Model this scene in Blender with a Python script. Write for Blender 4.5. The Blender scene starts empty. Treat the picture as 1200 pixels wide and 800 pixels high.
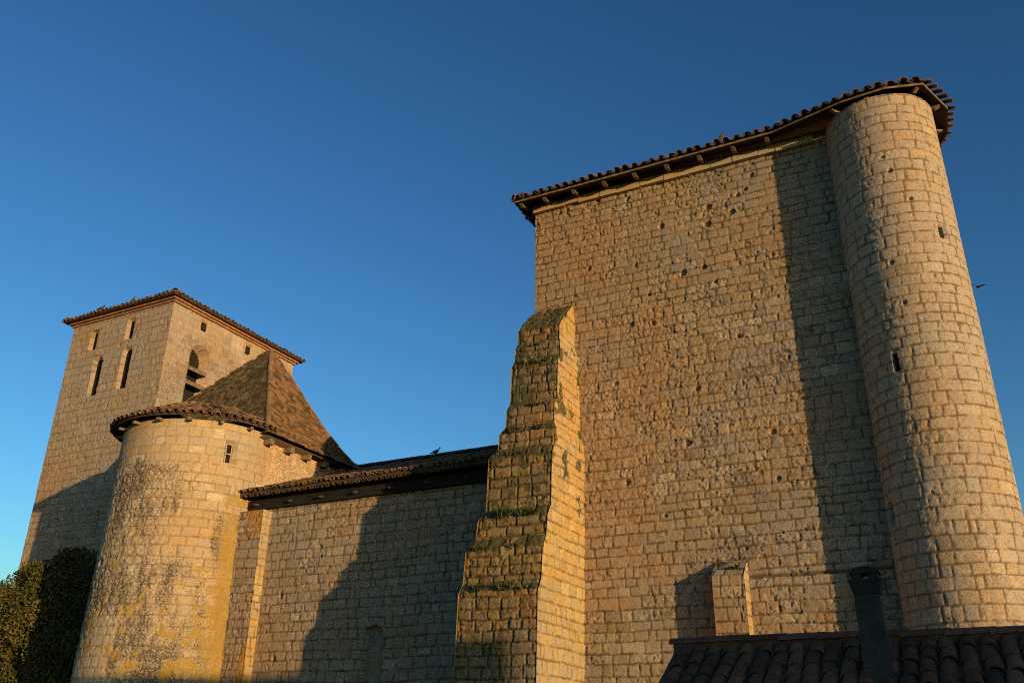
import bpy, math, random
import numpy as np
from mathutils import Matrix, Vector

# ------------------------------------------------------------------ camera, sky, sun, exposure
sc = bpy.context.scene
COL = sc.collection
cam_d = bpy.data.cameras.new('camera'); cam = bpy.data.objects.new('camera', cam_d); COL.objects.link(cam)
cam_d.sensor_width = 36.0; cam_d.lens = 31.23; cam_d.clip_start = 0.1; cam_d.clip_end = 3000
F = 1041.0
_up = np.array([26, 2330, F]); _up = _up/np.linalg.norm(_up)
_y = np.array([578, -455, F]); _y = _y-_up*(_y@_up); _y = _y/np.linalg.norm(_y)
_x = np.cross(_y, _up)
if _x[0] < 0: _x = -_x
RW = np.array([_x, _y, _up])                       # world = RW @ (right, up, forward)
M = Matrix.Identity(4)
for i in range(3):
    M[i][0] = RW[i][0]; M[i][1] = RW[i][1]; M[i][2] = -RW[i][2]
M[2][3] = 1.6
cam.matrix_world = M
sc.camera = cam

SUN_AZ = 25.5      # degrees from +X towards -Y
SUN_EL = 2.3
world = bpy.data.worlds.new('World'); sc.world = world; world.use_nodes = True
wn = world.node_tree
sky = wn.nodes.new('ShaderNodeTexSky'); sky.sky_type = 'NISHITA'; sky.sun_disc = False
sky.sun_elevation = math.radians(SUN_EL); sky.sun_rotation = math.radians(90+SUN_AZ)
sky.altitude = 200; sky.air_density = 1.0; sky.dust_density = 0.3; sky.ozone_density = 2.0
gam = wn.nodes.new('ShaderNodeGamma'); gam.inputs[1].default_value = 1.5
wn.links.new(sky.outputs[0], gam.inputs[0])
tin = wn.nodes.new('ShaderNodeMix'); tin.data_type = 'RGBA'; tin.blend_type = 'MULTIPLY'; tin.inputs[0].default_value = 1.0
wn.links.new(gam.outputs[0], tin.inputs[6]); tin.inputs[7].default_value = (1.02, 1.60, 1.98, 1)
wn.links.new(tin.outputs[2], wn.nodes['Background'].inputs[0])
wn.nodes['Background'].inputs[1].default_value = 0.15
sun_d = bpy.data.lights.new('sun', 'SUN'); sun = bpy.data.objects.new('sun', sun_d); COL.objects.link(sun)
sun_d.energy = 5.0; sun_d.angle = math.radians(0.5); sun_d.color = (1.0, 0.655, 0.30)
sdir = Vector((math.cos(math.radians(SUN_EL))*math.cos(math.radians(SUN_AZ)),
               -math.cos(math.radians(SUN_EL))*math.sin(math.radians(SUN_AZ)), math.sin(math.radians(SUN_EL))))
sun.rotation_euler = sdir.to_track_quat('Z', 'Y').to_euler()
sun.location = (60, -30, 20)
sc.view_settings.view_transform = 'Standard'; sc.view_settings.look = 'None'
sc.view_settings.gamma = 1; sc.view_settings.use_curve_mapping = False
sc.view_settings.exposure = 0.15
sc.render.engine = 'CYCLES'
sc.cycles.use_denoising = False
sc.cycles.pixel_filter_type = 'BLACKMAN_HARRIS'; sc.cycles.filter_width = 1.05
sc.cycles.max_bounces = 5; sc.cycles.diffuse_bounces = 3

# ------------------------------------------------------------------ noise
def _hash(xi, yi, seed):
    with np.errstate(over='ignore'):
        h = xi.astype(np.uint32)*np.uint32(374761393) + yi.astype(np.uint32)*np.uint32(668265263) + np.uint32((seed*1274126177+12345) & 0xffffffff)
        h = (h ^ (h >> np.uint32(13)))*np.uint32(1274126177)
        h = (h ^ (h >> np.uint32(15)))*np.uint32(2246822519)
        h = h ^ (h >> np.uint32(16))
    return h.astype(np.float64)/4294967295.0
def vnoise(x, y, seed=0):
    xf = np.floor(x); yf = np.floor(y)
    xi = xf.astype(np.int64); yi = yf.astype(np.int64)
    fx = x-xf; fy = y-yf
    fx = fx*fx*(3-2*fx); fy = fy*fy*(3-2*fy)
    a = _hash(xi, yi, seed); b = _hash(xi+1, yi, seed); c = _hash(xi, yi+1, seed); d = _hash(xi+1, yi+1, seed)
    return (a*(1-fx)+b*fx)*(1-fy)+(c*(1-fx)+d*fx)*fy
def fbm(x, y, seed=0, octs=3, gain=0.55):
    s = 0; a = 1.0; t = 0
    for o in range(octs):
        s = s+a*vnoise(x, y, seed+o*17); t += a; a *= gain
        x, y = x*2.03*0.96+y*0.3, y*2.03*0.96-x*0.3
    return s/t
def worley(x, y, seed=0):
    xi = np.floor(x).astype(np.int64); yi = np.floor(y).astype(np.int64)
    best = np.full(x.shape, 9.0)
    for dx in (-1, 0, 1):
        for dy in (-1, 0, 1):
            cx = xi+dx; cy = yi+dy
            px = cx+_hash(cx, cy, seed); py = cy+_hash(cx, cy, seed+91)
            best = np.minimum(best, (px-x)**2+(py-y)**2)
    return np.sqrt(best)
def sstep(a, b, x):
    t = np.clip((x-a)/(b-a), 0, 1); return t*t*(3-2*t)

def masonry(U, V, seed, ch=(.185, .30), cw=(.25, .56), jw=.013, wob=.03, depth=.010, prot=.0032, amp=1.0):
    """height, tint, joint mask and roughness of every sample of a wall of squared rubble courses"""
    rng = np.random.RandomState(seed)
    shp = U.shape
    Ud = (U+wob*(fbm(U*1.1, V*1.1, seed+3, 2)-.5)*2+.022*(vnoise(U*5, V*5, seed+5)-.5)).ravel()
    Vd = (V+wob*1.6*(fbm(U*.55, V*.8, seed+4, 2)-.5)*2+.022*(vnoise(U*5, V*5, seed+6)-.5)).ravel()
    e = [Vd.min()-.5]
    while e[-1] < Vd.max()+.5: e.append(e[-1]+rng.uniform(*ch))
    e = np.array(e)
    k = np.searchsorted(e, Vd)-1
    dv = np.minimum(Vd-e[k], e[k+1]-Vd)
    du = np.zeros_like(Ud); sid = np.zeros(len(Ud), np.int64)
    u0 = Ud.min()-1.0; u1 = Ud.max()+1.0
    ctr = np.zeros_like(Ud); half = np.ones_like(Ud)
    for c in range(len(e)-1):
        m = np.nonzero(k == c)[0]
        w = []; s = u0+rng.uniform(-.4, 0)
        while s < u1:
            w.append(s); s += rng.uniform(*cw)*(1.0 if rng.rand() > .13 else .55)
        w.append(s); w = np.array(w)
        if len(m) == 0: continue
        i = np.searchsorted(w, Ud[m])-1
        du[m] = np.minimum(Ud[m]-w[i], w[i+1]-Ud[m]); sid[m] = c*4096+i
        ctr[m] = (w[i]+w[i+1])/2; half[m] = (w[i+1]-w[i])/2
    r1 = _hash(sid, sid*0+1, seed+11); r2 = _hash(sid, sid*0+2, seed+12); r3 = _hash(sid, sid*0+3, seed+13)
    r4 = _hash(sid, sid*0+4, seed+14); r5 = _hash(sid, sid*0+5, seed+15)
    Uf = U.ravel(); Vf = V.ravel()
    rad = .035
    ax = np.maximum(rad-du, 0); ay = np.maximum(rad-dv, 0)
    d = rad-np.sqrt(ax*ax+ay*ay)
    d = np.where((ax == 0) & (ay == 0), np.minimum(du, dv), d)
    d = d+(fbm(Uf*16, Vf*16, seed+21, 2)-.5)*.03+(fbm(Uf*5, Vf*5, seed+22, 2)-.5)*.03
    joint = 1-sstep(jw*.4, jw*1.9, d)
    edge = 1-sstep(jw, jw+.035, d)
    patch = fbm(Uf*.35, Vf*.35, seed+31, 2)
    rough = np.clip(.02+1.15*r3**1.6+1.2*(patch-.5), 0, 1.2)
    h = (r1-.5)*2*prot
    h += prot*2.2*((r4-.5)*(Ud-ctr)/half+(r5-.5)*.8*(Vd-(e[k]+e[k+1])/2)/.16)
    h -= depth*joint+.003*edge
    n2 = 1-np.abs(2*vnoise(Uf*13, Vf*13, seed+47)-1)
    n3 = fbm(Uf*24, Vf*24, seed+43, 3)-.5
    h += amp*((fbm(Uf*13, Vf*14, seed+42, 3)-.5)*(.006+.018*rough)+n3*(.005+.016*rough)-n2*.004*rough)
    wx = (vnoise(Uf*9, Vf*9, seed+56)-.5)*.09; wy = (vnoise(Uf*9, Vf*9, seed+57)-.5)*.09
    ok = sstep(.50, .68, fbm(Uf*1.1, Vf*1.1, seed+55, 2)+.22*rough)
    q = fbm((Uf+wx)*10, (Vf+wy)*15, seed+58, 4)
    h -= amp*ok*.026*sstep(.56, .70, q)*np.clip(.35+r3, 0, 1)
    h += amp*ok*.008*sstep(.40, .28, q)
    pit = worley((Uf+wx)*3.1, (Vf+wy)*3.1, seed+51)
    h -= .02*(1-sstep(.03, .10, pit))*sstep(.5, .62, fbm(Uf*.7, Vf*.7, seed+59, 2))
    return h.reshape(shp), r2.reshape(shp), joint.reshape(shp), rough.reshape(shp)

# ------------------------------------------------------------------ mesh helpers
def new_mesh(name, V, Fc, mat, parent=None, attrs=None, smooth=True, flip=False):
    V = np.asarray(V, np.float32).reshape(-1, 3)
    me = bpy.data.meshes.new(name)
    if isinstance(Fc, np.ndarray) and Fc.ndim == 2:
        if flip: Fc = Fc[:, ::-1]
        n, kk = Fc.shape
        me.vertices.add(len(V)); me.vertices.foreach_set('co', V.ravel())
        me.loops.add(n*kk); me.loops.foreach_set('vertex_index', np.ascontiguousarray(Fc, np.int32).ravel())
        me.polygons.add(n)
        me.polygons.foreach_set('loop_start', np.arange(0, n*kk, kk, dtype=np.int32))
        try: me.polygons.foreach_set('loop_total', np.full(n, kk, np.int32))
        except Exception: pass
        me.update(calc_edges=True); me.validate()
    else:
        me.from_pydata([tuple(map(float, v)) for v in V], [], [tuple(int(i) for i in f) for f in Fc]); me.update()
    if smooth:
        me.polygons.foreach_set('use_smooth', np.ones(len(me.polygons), bool))
    for an, a in (attrs or {}).items():
        at = me.attributes.new(an, 'FLOAT_COLOR', 'POINT')
        at.data.foreach_set('color', np.asarray(a, np.float32).ravel())
    o = bpy.data.objects.new(name, me); COL.objects.link(o)
    if mat: me.materials.append(mat)
    if parent is not None:
        o.parent = parent
        if parent.type == 'EMPTY':
            o.matrix_parent_inverse = Matrix.Translation(-Vector(parent.location))
    return o
def tag(o, label=None, cat=None, group=None, kind=None):
    if label: o['label'] = label
    if cat: o['category'] = cat
    if group: o['group'] = group
    if kind: o['kind'] = kind
    return o
def empty(name, loc):
    o = bpy.data.objects.new(name, None); o.empty_display_size = .2
    COL.objects.link(o); o.location = loc; return o
def grid_faces(nu, nv):
    i = np.arange(nu*nv).reshape(nu, nv)
    return np.stack([i[:-1, :-1], i[1:, :-1], i[1:, 1:], i[:-1, 1:]], -1).reshape(-1, 4)

class Soup:
    """gathers boxes, prisms and shells that become one mesh"""
    def __init__(s): s.v = []; s.f = []; s.t = []; s.n = 0
    def add(s, V, Fc, tint=.5):
        V = np.asarray(V, float)
        s.v.append(V); s.f += [tuple(i+s.n for i in f) for f in Fc]; s.t += [tint]*len(V); s.n += len(V)
    def hexa(s, P, tint=.5):
        s.add(P, [(0, 3, 2, 1), (4, 5, 6, 7), (0, 1, 5, 4), (1, 2, 6, 5), (2, 3, 7, 6), (3, 0, 4, 7)], tint)
    def box(s, a, b, tint=.5, jit=0):
        x0, y0, z0 = a; x1, y1, z1 = b
        P = np.array([(x0, y0, z0), (x1, y0, z0), (x1, y1, z0), (x0, y1, z0), (x0, y0, z1), (x1, y0, z1), (x1, y1, z1), (x0, y1, z1)], float)
        if jit: P += RNG.uniform(-jit, jit, P.shape)
        s.hexa(P, tint)
    def beam(s, p, q, w, h, up=(0, 0, 1), tint=.5, taper=1.0):
        p = np.array(p, float); q = np.array(q, float); d = q-p; d /= np.linalg.norm(d)
        a = np.cross(d, np.array(up, float)); a /= np.linalg.norm(a); u = np.cross(a, d)
        P = []
        for c, k in ((p, 1.0), (q, taper)):
            for sa, su in ((-1, -1), (1, -1), (1, 1), (-1, 1)): P.append(c+a*sa*w/2*k+u*su*h/2*k)
        s.hexa(P, tint)
    def prism(s, poly, z0, z1, tint=.5):
        n = len(poly)
        zz0 = z0 if hasattr(z0, '__len__') else [z0]*n; zz1 = z1 if hasattr(z1, '__len__') else [z1]*n
        V = [(p[0], p[1], z) for p, z in zip(poly, zz0)]+[(p[0], p[1], z) for p, z in zip(poly, zz1)]
        Fc = [tuple(range(n))[::-1], tuple(range(n, 2*n))]+[(i, (i+1) % n, n+(i+1) % n, n+i) for i in range(n)]
        s.add(V, Fc, tint)
    def tube(s, pts, radii, seg=8, tint=.5):
        pts = [np.array(p, float) for p in pts]; V = []; n = len(pts)
        for i, p in enumerate(pts):
            d = pts[min(i+1, n-1)]-pts[max(i-1, 0)]; d /= np.linalg.norm(d)
            a = np.cross(d, (0, 0, 1) if abs(d[2]) < .9 else (1, 0, 0)); a /= np.linalg.norm(a); b = np.cross(d, a)
            r = radii[i] if hasattr(radii, '__len__') else radii
            for k in range(seg):
                t = 2*math.pi*k/seg; V.append(p+(a*math.cos(t)+b*math.sin(t))*r)
        Fc = [(i*seg+k, i*seg+(k+1) % seg, (i+1)*seg+(k+1) % seg, (i+1)*seg+k) for i in range(n-1) for k in range(seg)]
        Fc += [tuple(range(seg))[::-1], tuple((n-1)*seg+k for k in range(seg))]
        s.add(V, Fc, tint)
    def tile(s, p, d, a, n, L, r0, r1, concave=False, tint=.5, th=.016, arch=.8):
        """a canal tile: p its lower end, d up-slope, a across, n normal; r0 the half width below, r1 above"""
        K = 6; V = []
        sg = -1 if concave else 1
        for (c, r) in ((p, r0), (p+d*L, r1)):
            for rr in (r, r-th):
                for k in range(K+1):
                    t = math.pi*k/K
                    V.append(c+a*(math.cos(t)*rr)+n*(sg*math.sin(t)*rr*arch))
        m = K+1; Fc = []
        for k in range(K):
            Fc += [(k, k+1, 2*m+k+1, 2*m+k), (m+k+1, m+k, 3*m+k, 3*m+k+1), (k+1, k, m+k, m+k+1), (2*m+k, 2*m+k+1, 3*m+k+1, 3*m+k)]
        for k in (0, K): Fc.append((k, 2*m+k, 3*m+k, m+k) if k == 0 else (k, m+k, 3*m+k, 2*m+k))
        s.add(V, Fc, tint)
    def build(s, name, mat, parent=None, smooth=False):
        t = np.array(s.t); att = np.stack([t, t*0, t*0, t*0+1], -1)
        return new_mesh(name, np.concatenate(s.v), s.f, mat, parent, {'stone': att, 'wear': np.zeros((len(t), 4))}, smooth)
RNG = np.random.RandomState(7)
random.seed(5)

def eave_tiles(S, A, B, up, nrm, nc, sp=.25, expo=.31, L=.42, r=.105, z0=.05, jit=.012, clip=None, under=True):
    A = np.array(A, float); B = np.array(B, float); a = B-A; ln = np.linalg.norm(a); a /= ln
    up = np.array(up, float)/np.linalg.norm(up); nrm = np.array(nrm, float)/np.linalg.norm(nrm)
    n = max(1, int(round(ln/sp))); sp = ln/n
    for i in range(n):
        base = RNG.rand()
        for j in range(nc):
            if clip and not clip((i+.5)*sp, j*expo, ln): continue
            jj = RNG.uniform(-jit, jit, 3)
            p = A+a*((i+.5)*sp+jj[0])+up*(j*expo+jj[1]*2.2)+nrm*(z0+.014*0+jj[2]*.5)
            tilt = up-nrm*.035+a*RNG.uniform(-.03, .03)
            S.tile(p, tilt, a, nrm, L, r*RNG.uniform(.94, 1.06), r*.84, False, np.clip(.5*base+.5*RNG.rand(), 0, 1))
            if under:
                p2 = A+a*((i+1.0)*sp)+up*(j*expo-.01+jj[2])+nrm*(z0+.035)
                S.tile(p2, up-nrm*.035, a, nrm, L, r*.8, r*.92, True, RNG.rand()*.7)

# ------------------------------------------------------------------ materials
def nodes(name):
    m = bpy.data.materials.new(name); m.use_nodes = True
    nt = m.node_tree; b = nt.nodes['Principled BSDF']
    b.inputs['Roughness'].default_value = .93
    if 'Specular IOR Level' in b.inputs: b.inputs['Specular IOR Level'].default_value = .15
    return m, nt, b
def N(nt, t, **kw):
    n = nt.nodes.new(t)
    for k, v in kw.items(): setattr(n, k, v)
    return n
def mixc(nt, fac, a, b, blend='MIX'):
    n = nt.nodes.new('ShaderNodeMix'); n.data_type = 'RGBA'; n.blend_type = blend
    for sock, v in ((n.inputs[0], fac), (n.inputs[6], a), (n.inputs[7], b)):
        if hasattr(v, 'links') or hasattr(v, 'is_linked'): nt.links.new(v, sock)
        elif isinstance(v, (int, float)): sock.default_value = v
        else: sock.default_value = (*v, 1)
    return n.outputs[2]
def ramp(nt, fac, stops):
    n = nt.nodes.new('ShaderNodeValToRGB'); nt.links.new(fac, n.inputs[0])
    cr = n.color_ramp
    while len(cr.elements) < len(stops): cr.elements.new(.5)
    for e, (p, c) in zip(cr.elements, stops):
        e.position = p; e.color = (*c, 1) if hasattr(c, '__len__') else (c, c, c, 1)
    return n.outputs[0]
def noise(nt, scale, detail=4, rough=.6, vec=None):
    n = nt.nodes.new('ShaderNodeTexNoise'); n.inputs['Scale'].default_value = scale
    n.inputs['Detail'].default_value = detail; n.inputs['Roughness'].default_value = rough
    if vec is not None: nt.links.new(vec, n.inputs['Vector'])
    return n.outputs[0]
def bump(nt, b, h, strength, dist, prev=None):
    n = nt.nodes.new('ShaderNodeBump'); n.inputs['Strength'].default_value = strength; n.inputs['Distance'].default_value = dist
    nt.links.new(h, n.inputs['Height'])
    if prev is not None: nt.links.new(prev, n.inputs['Normal'])
    nt.links.new(n.outputs[0], b.inputs['Normal']); return n.outputs[0]

def stone_mat(name, c_dark, c_mid, c_light, joint, moss=(.045, .040, .018), lichen=(.36, .17, .025), soot=(.075, .062, .05), fine=1.0):
    m, nt, b = nodes(name)
    tc = N(nt, 'ShaderNodeTexCoord').outputs['Object']
    at = N(nt, 'ShaderNodeAttribute', attribute_name='stone'); sp = N(nt, 'ShaderNodeSeparateColor'); nt.links.new(at.outputs['Color'], sp.inputs[0])
    aw = N(nt, 'ShaderNodeAttribute', attribute_name='wear'); sw = N(nt, 'ShaderNodeSeparateColor'); nt.links.new(aw.outputs['Color'], sw.inputs[0])
    gry = tuple(.55*a+.45*(sum(c_mid)/3) for a in c_mid); ora = (c_mid[0]*1.06, c_mid[1]*.95, c_mid[2]*.78)
    c = ramp(nt, sp.outputs[0], [(0, tuple(.75*a+.25*b for a, b in zip(c_dark, c_mid))), (.2, gry), (.42, c_mid), (.62, ora), (.75, c_mid), (.9, tuple(.5*(a+b) for a, b in zip(c_light, c_mid))), (1, c_light)])
    big = noise(nt, .45, 4, .6, tc)
    c = mixc(nt, ramp(nt, big, [(.42, 0.0), (.68, .42)]), c, tuple(x*.62 for x in c_mid))
    c = mixc(nt, ramp(nt, noise(nt, .31, 5, .65, tc), [(.46, 0), (.60, .8)]), c, (c_mid[0]*1.0, c_mid[1]*.80, c_mid[2]*.58))
    g_ = (c_mid[0]+c_mid[1]+c_mid[2])/3
    c = mixc(nt, ramp(nt, noise(nt, .23, 5, .7, tc), [(.48, 0), (.62, .75)]), c, (g_*1.08, g_*1.0, g_*.86))
    mid = noise(nt, 5.0, 5, .65, tc)
    c = mixc(nt, ramp(nt, mid, [(.40, 0), (.66, .5)]), c, c_dark)
    sm = noise(nt, 34.0, 4, .7, tc)
    c = mixc(nt, ramp(nt, sm, [(.49, 0), (.66, .7)]), c, tuple(x*.5 for x in c_dark))
    c = mixc(nt, ramp(nt, sm, [(.26, .5), (.42, 0)]), c, c_light)
    c = mixc(nt, sp.outputs[1], c, joint)
    # stains with outlines of their own
    grit = noise(nt, 19, 7, .72, tc)
    def ragged(chan):
        a = N(nt, 'ShaderNodeMath', operation='MULTIPLY_ADD'); nt.links.new(grit, a.inputs[0]); a.inputs[1].default_value = 1.7; a.inputs[2].default_value = -1.10
        p_ = N(nt, 'ShaderNodeMath', operation='ADD'); nt.links.new(a.outputs[0], p_.inputs[0]); nt.links.new(chan, p_.inputs[1])
        r_ = ramp(nt, p_.outputs[0], [(.22, 0), (.52, 1)])
        q_ = N(nt, 'ShaderNodeMath', operation='MULTIPLY'); nt.links.new(r_, q_.inputs[0])
        l_ = N(nt, 'ShaderNodeMath', operation='GREATER_THAN'); nt.links.new(chan, l_.inputs[0]); l_.inputs[1].default_value = .02; nt.links.new(l_.outputs[0], q_.inputs[1])
        return q_.outputs[0]
    c = mixc(nt, ragged(sw.outputs[2]), c, soot)
    c = mixc(nt, ragged(sw.outputs[1]), c, mixc(nt, ramp(nt, mid, [(.45, 0), (.7, .7)]), lichen, tuple(.5*x+.25*y for x, y in zip(lichen, c_light))))
    c = mixc(nt, ragged(sw.outputs[0]), c, mixc(nt, sm, moss, tuple(x*2.2 for x in moss)))
    nt.links.new(c, b.inputs['Base Color'])
    p = bump(nt, b, noise(nt, 26, 6, .7, tc), .55*fine, .03)
    bump(nt, b, noise(nt, 75, 3, .7, tc), .35*fine, .012, p)
    return m
def simple_mat(name, stops, scale=6, bs=.3, bd=.02, bscale=30, rough=.9, tinted=False, wt=.62, lich=.75):
    m, nt, b = nodes(name); b.inputs['Roughness'].default_value = rough
    tc = N(nt, 'ShaderNodeTexCoord').outputs['Object']
    n = noise(nt, scale, 5, .62, tc)
    if tinted:
        at = N(nt, 'ShaderNodeAttribute', attribute_name='stone'); sp = N(nt, 'ShaderNodeSeparateColor'); nt.links.new(at.outputs['Color'], sp.inputs[0])
        mx = N(nt, 'ShaderNodeMath', operation='MULTIPLY_ADD'); nt.links.new(sp.outputs[0], mx.inputs[0]); mx.inputs[1].default_value = wt
        sc_ = N(nt, 'ShaderNodeMath', operation='MULTIPLY'); nt.links.new(n, sc_.inputs[0]); sc_.inputs[1].default_value = 1.04-wt
        nt.links.new(sc_.outputs[0], mx.inputs[2]); n = mx.outputs[0]
    c = ramp(nt, n, stops)
    if tinted:
        l = noise(nt, 14, 4, .7, tc)
        c = mixc(nt, ramp(nt, l, [(.52, 0), (.66, lich)]), c, (.055, .05, .03))
    nt.links.new(c, b.inputs['Base Color'])
    bump(nt, b, noise(nt, bscale, 4, .65, tc), bs, bd)
    return m
MS = stone_mat('limestone', (.22, .165, .11), (.345, .265, .18), (.47, .38, .27), (.105, .074, .042))
MTU = stone_mat('turret_limestone', (.30, .23, .15), (.44, .345, .235), (.56, .46, .33), (.15, .105, .06))
MS2 = stone_mat('pale_limestone', (.33, .25, .15), (.45, .355, .23), (.56, .47, .33), (.22, .16, .095), lichen=(.31, .195, .028), soot=(.06, .05, .04), fine=.9)
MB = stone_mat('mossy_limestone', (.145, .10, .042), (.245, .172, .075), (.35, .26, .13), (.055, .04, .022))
MT = stone_mat('tower_limestone', (.28, .215, .15), (.39, .31, .22), (.50, .41, .3), (.17, .125, .08), fine=.9)
M_TILE = simple_mat('terracotta_tile', [(.12, (.05, .04, .028)), (.4, (.125, .08, .045)), (.62, (.21, .125, .065)), (.9, (.32, .20, .12))], 7, .4, .02, 40, .9, True)
M_DTILE = simple_mat('old_dark_tile', [(.12, (.035, .032, .024)), (.4, (.08, .058, .038)), (.65, (.13, .08, .05)), (.9, (.20, .12, .075))], 7, .4, .02, 40, .9, True)
M_FLAT = simple_mat('flat_roof_tile', [(.10, (.035, .03, .02)), (.34, (.085, .055, .028)), (.55, (.15, .088, .042)), (.8, (.23, .135, .065)), (.95, (.36, .26, .17))], 34, .5, .02, 40, .9, True, .66, .2)
M_MOSSTILE = simple_mat('mossy_roof_tile', [(.10, (.03, .027, .015)), (.4, (.07, .055, .026)), (.65, (.115, .082, .04)), (.92, (.24, .18, .10))], 34, .5, .02, 40, .9, True, .64, .25)
M_HTILE = simple_mat('house_tile', [(.12, (.04, .022, .014)), (.4, (.10, .045, .026)), (.65, (.175, .075, .04)), (.9, (.26, .12, .065))], 7, .5, .02, 40, .9, True)
M_WOOD = simple_mat('weathered_wood', [(.3, (.10, .07, .045)), (.5, (.17, .125, .085)), (.7, (.26, .20, .14))], 9, .3, .01, 30)
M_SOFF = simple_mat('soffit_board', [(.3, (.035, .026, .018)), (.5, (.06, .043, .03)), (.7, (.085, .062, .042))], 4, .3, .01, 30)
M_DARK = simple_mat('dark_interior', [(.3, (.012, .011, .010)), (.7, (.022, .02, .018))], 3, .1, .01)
M_BRICK = simple_mat('red_brick', [(.3, (.17, .085, .05)), (.5, (.27, .14, .08)), (.7, (.36, .22, .13))], 6, .3, .01, 40)
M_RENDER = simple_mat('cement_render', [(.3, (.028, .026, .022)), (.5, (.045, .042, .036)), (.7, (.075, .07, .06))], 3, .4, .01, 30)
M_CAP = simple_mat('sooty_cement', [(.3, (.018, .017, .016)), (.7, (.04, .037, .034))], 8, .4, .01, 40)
M_STUCCO = simple_mat('lime_stucco', [(.3, (.36, .30, .22)), (.7, (.46, .40, .31))], 2, .3, .01, 40)
M_GROUND = simple_mat('dry_grass', [(.3, (.05, .055, .02)), (.5, (.09, .085, .035)), (.7, (.13, .11, .06))], 1.5, .6, .05, 12)
M_FRAME = simple_mat('pale_window_frame', [(.3, (.26, .21, .15)), (.7, (.36, .30, .22))], 8, .2, .01, 30)

def leaf_mat(name, stops, scale=1.2):
    m, nt, b = nodes(name); b.inputs['Roughness'].default_value = .6
    tc = N(nt, 'ShaderNodeTexCoord').outputs['Object']
    at = N(nt, 'ShaderNodeAttribute', attribute_name='stone'); sp = N(nt, 'ShaderNodeSeparateColor'); nt.links.new(at.outputs['Color'], sp.inputs[0])
    nt.links.new(ramp(nt, sp.outputs[0], stops), b.inputs['Base Color'])
    return m
M_LEAF = leaf_mat('shrub_leaf', [(0, (.035, .045, .010)), (.5, (.07, .072, .017)), (.8, (.115, .098, .024)), (1, (.18, .12, .03))])
M_GRASS = leaf_mat('wall_grass', [(0, (.03, .045, .012)), (.6, (.065, .085, .025)), (1, (.16, .13, .05))])
M_BIRD = simple_mat('pigeon_feather', [(.3, (.03, .03, .035)), (.6, (.075, .07, .075)), (.8, (.13, .12, .12))], 14, .1, .005)

# ------------------------------------------------------------------ wall surfaces
def wear_default(U, V, seed): return np.zeros(U.shape+(4,))
def wall_surface(name, P, Nn, U, V, mat, parent, seed, extra=None, wear=None, flip=False, body=None, scale=1.0, **kw):
    """a wall as a dense sheet, every stone and joint raised in relief; body = closed core behind it"""
    h, t, j, r = masonry(U, V, seed, **kw)
    h = h*scale
    if extra is not None: h, t, j = extra(U, V, h, t, j)
    W = np.zeros(U.shape+(4,)); W[..., 3] = 1
    if wear is not None: wear(U, V, h, r, j, W)
    Q = P+Nn*h[..., None]
    att = np.stack([t, j, np.clip(r, 0, 1), np.ones_like(t)], -1).reshape(-1, 4)
    V0 = Q.reshape(-1, 3); F0 = grid_faces(*U.shape)
    if flip: F0 = F0[:, ::-1]
    W0 = W.reshape(-1, 4)
    if body is not None:
        bv, bf = body
        bv = np.asarray(bv, float); bf = np.asarray(bf, int)+len(V0)
        V0 = np.concatenate([V0, bv]); F0 = np.concatenate([F0, bf])
        att = np.concatenate([att, np.tile([.5, .3, .5, 1], (len(bv), 1))]); W0 = np.concatenate([W0, np.tile([0, 0, 0, 1], (len(bv), 1))])
    return new_mesh(name, V0, F0, mat, parent, {'stone': att, 'wear': W0}, True)
def box_body(x0, x1, y0, y1, z0, z1):
    V = [(x0, y0, z0), (x1, y0, z0), (x1, y1, z0), (x0, y1, z0), (x0, y0, z1), (x1, y0, z1), (x1, y1, z1), (x0, y1, z1)]
    return V, [(0, 3, 2, 1), (4, 5, 6, 7), (0, 1, 5, 4), (1, 2, 6, 5), (2, 3, 7, 6), (3, 0, 4, 7)]
def cyl_body(cx, cy, r, z0, z1, n=48):
    V = []; Fc = []
    for k in range(n):
        t = 2*math.pi*k/n
        V += [(cx+r*math.cos(t), cy+r*math.sin(t), z0), (cx+r*math.cos(t), cy+r*math.sin(t), z1)]
    for k in range(n):
        a = 2*k; b = 2*((k+1) % n); Fc.append((a, b, b+1, a+1))
    c0 = len(V); V += [(cx, cy, z0), (cx, cy, z1)]
    for k in range(n):
        a = 2*k; b = 2*((k+1) % n); Fc += [(c0, b, a, a), (c0+1, a+1, b+1, b+1)]
    return V, Fc
def join_bodies(*bs):
    V = []; Fc = []
    for v, f in bs:
        n = len(V); V += list(v); Fc += [tuple(i+n for i in q) for q in f]
    # triangles were padded as degenerate quads: give them a real fourth corner
    out = []
    for q in Fc:
        out.append(q)
    return V, out
def hole(U, V, u, v, ru, rv, dep, h, j=None):
    d = np.sqrt(((U-u)/ru)**2+((V-v)/rv)**2)
    d = d+(vnoise(U*14, V*14, int(abs(u*71+v*13)) % 997)-.5)*.5
    k = 1-sstep(.75, 1.05, d)
    return h-dep*k

GZ = -1.5                                                    # ground level
g = Soup(); g.add([(-600, -600, GZ), (600, -600, GZ), (600, 900, GZ), (-600, 900, GZ)], [(0, 1, 2, 3)])
ground = g.build('ground', M_GROUND); tag(ground, kind='structure')

# ================================================================== THE CHURCH
church = empty('fortified_church', (-12, 24, GZ))
tag(church, 'golden limestone church with tall blank block, round turret, apse and square bell tower', 'church')

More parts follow.
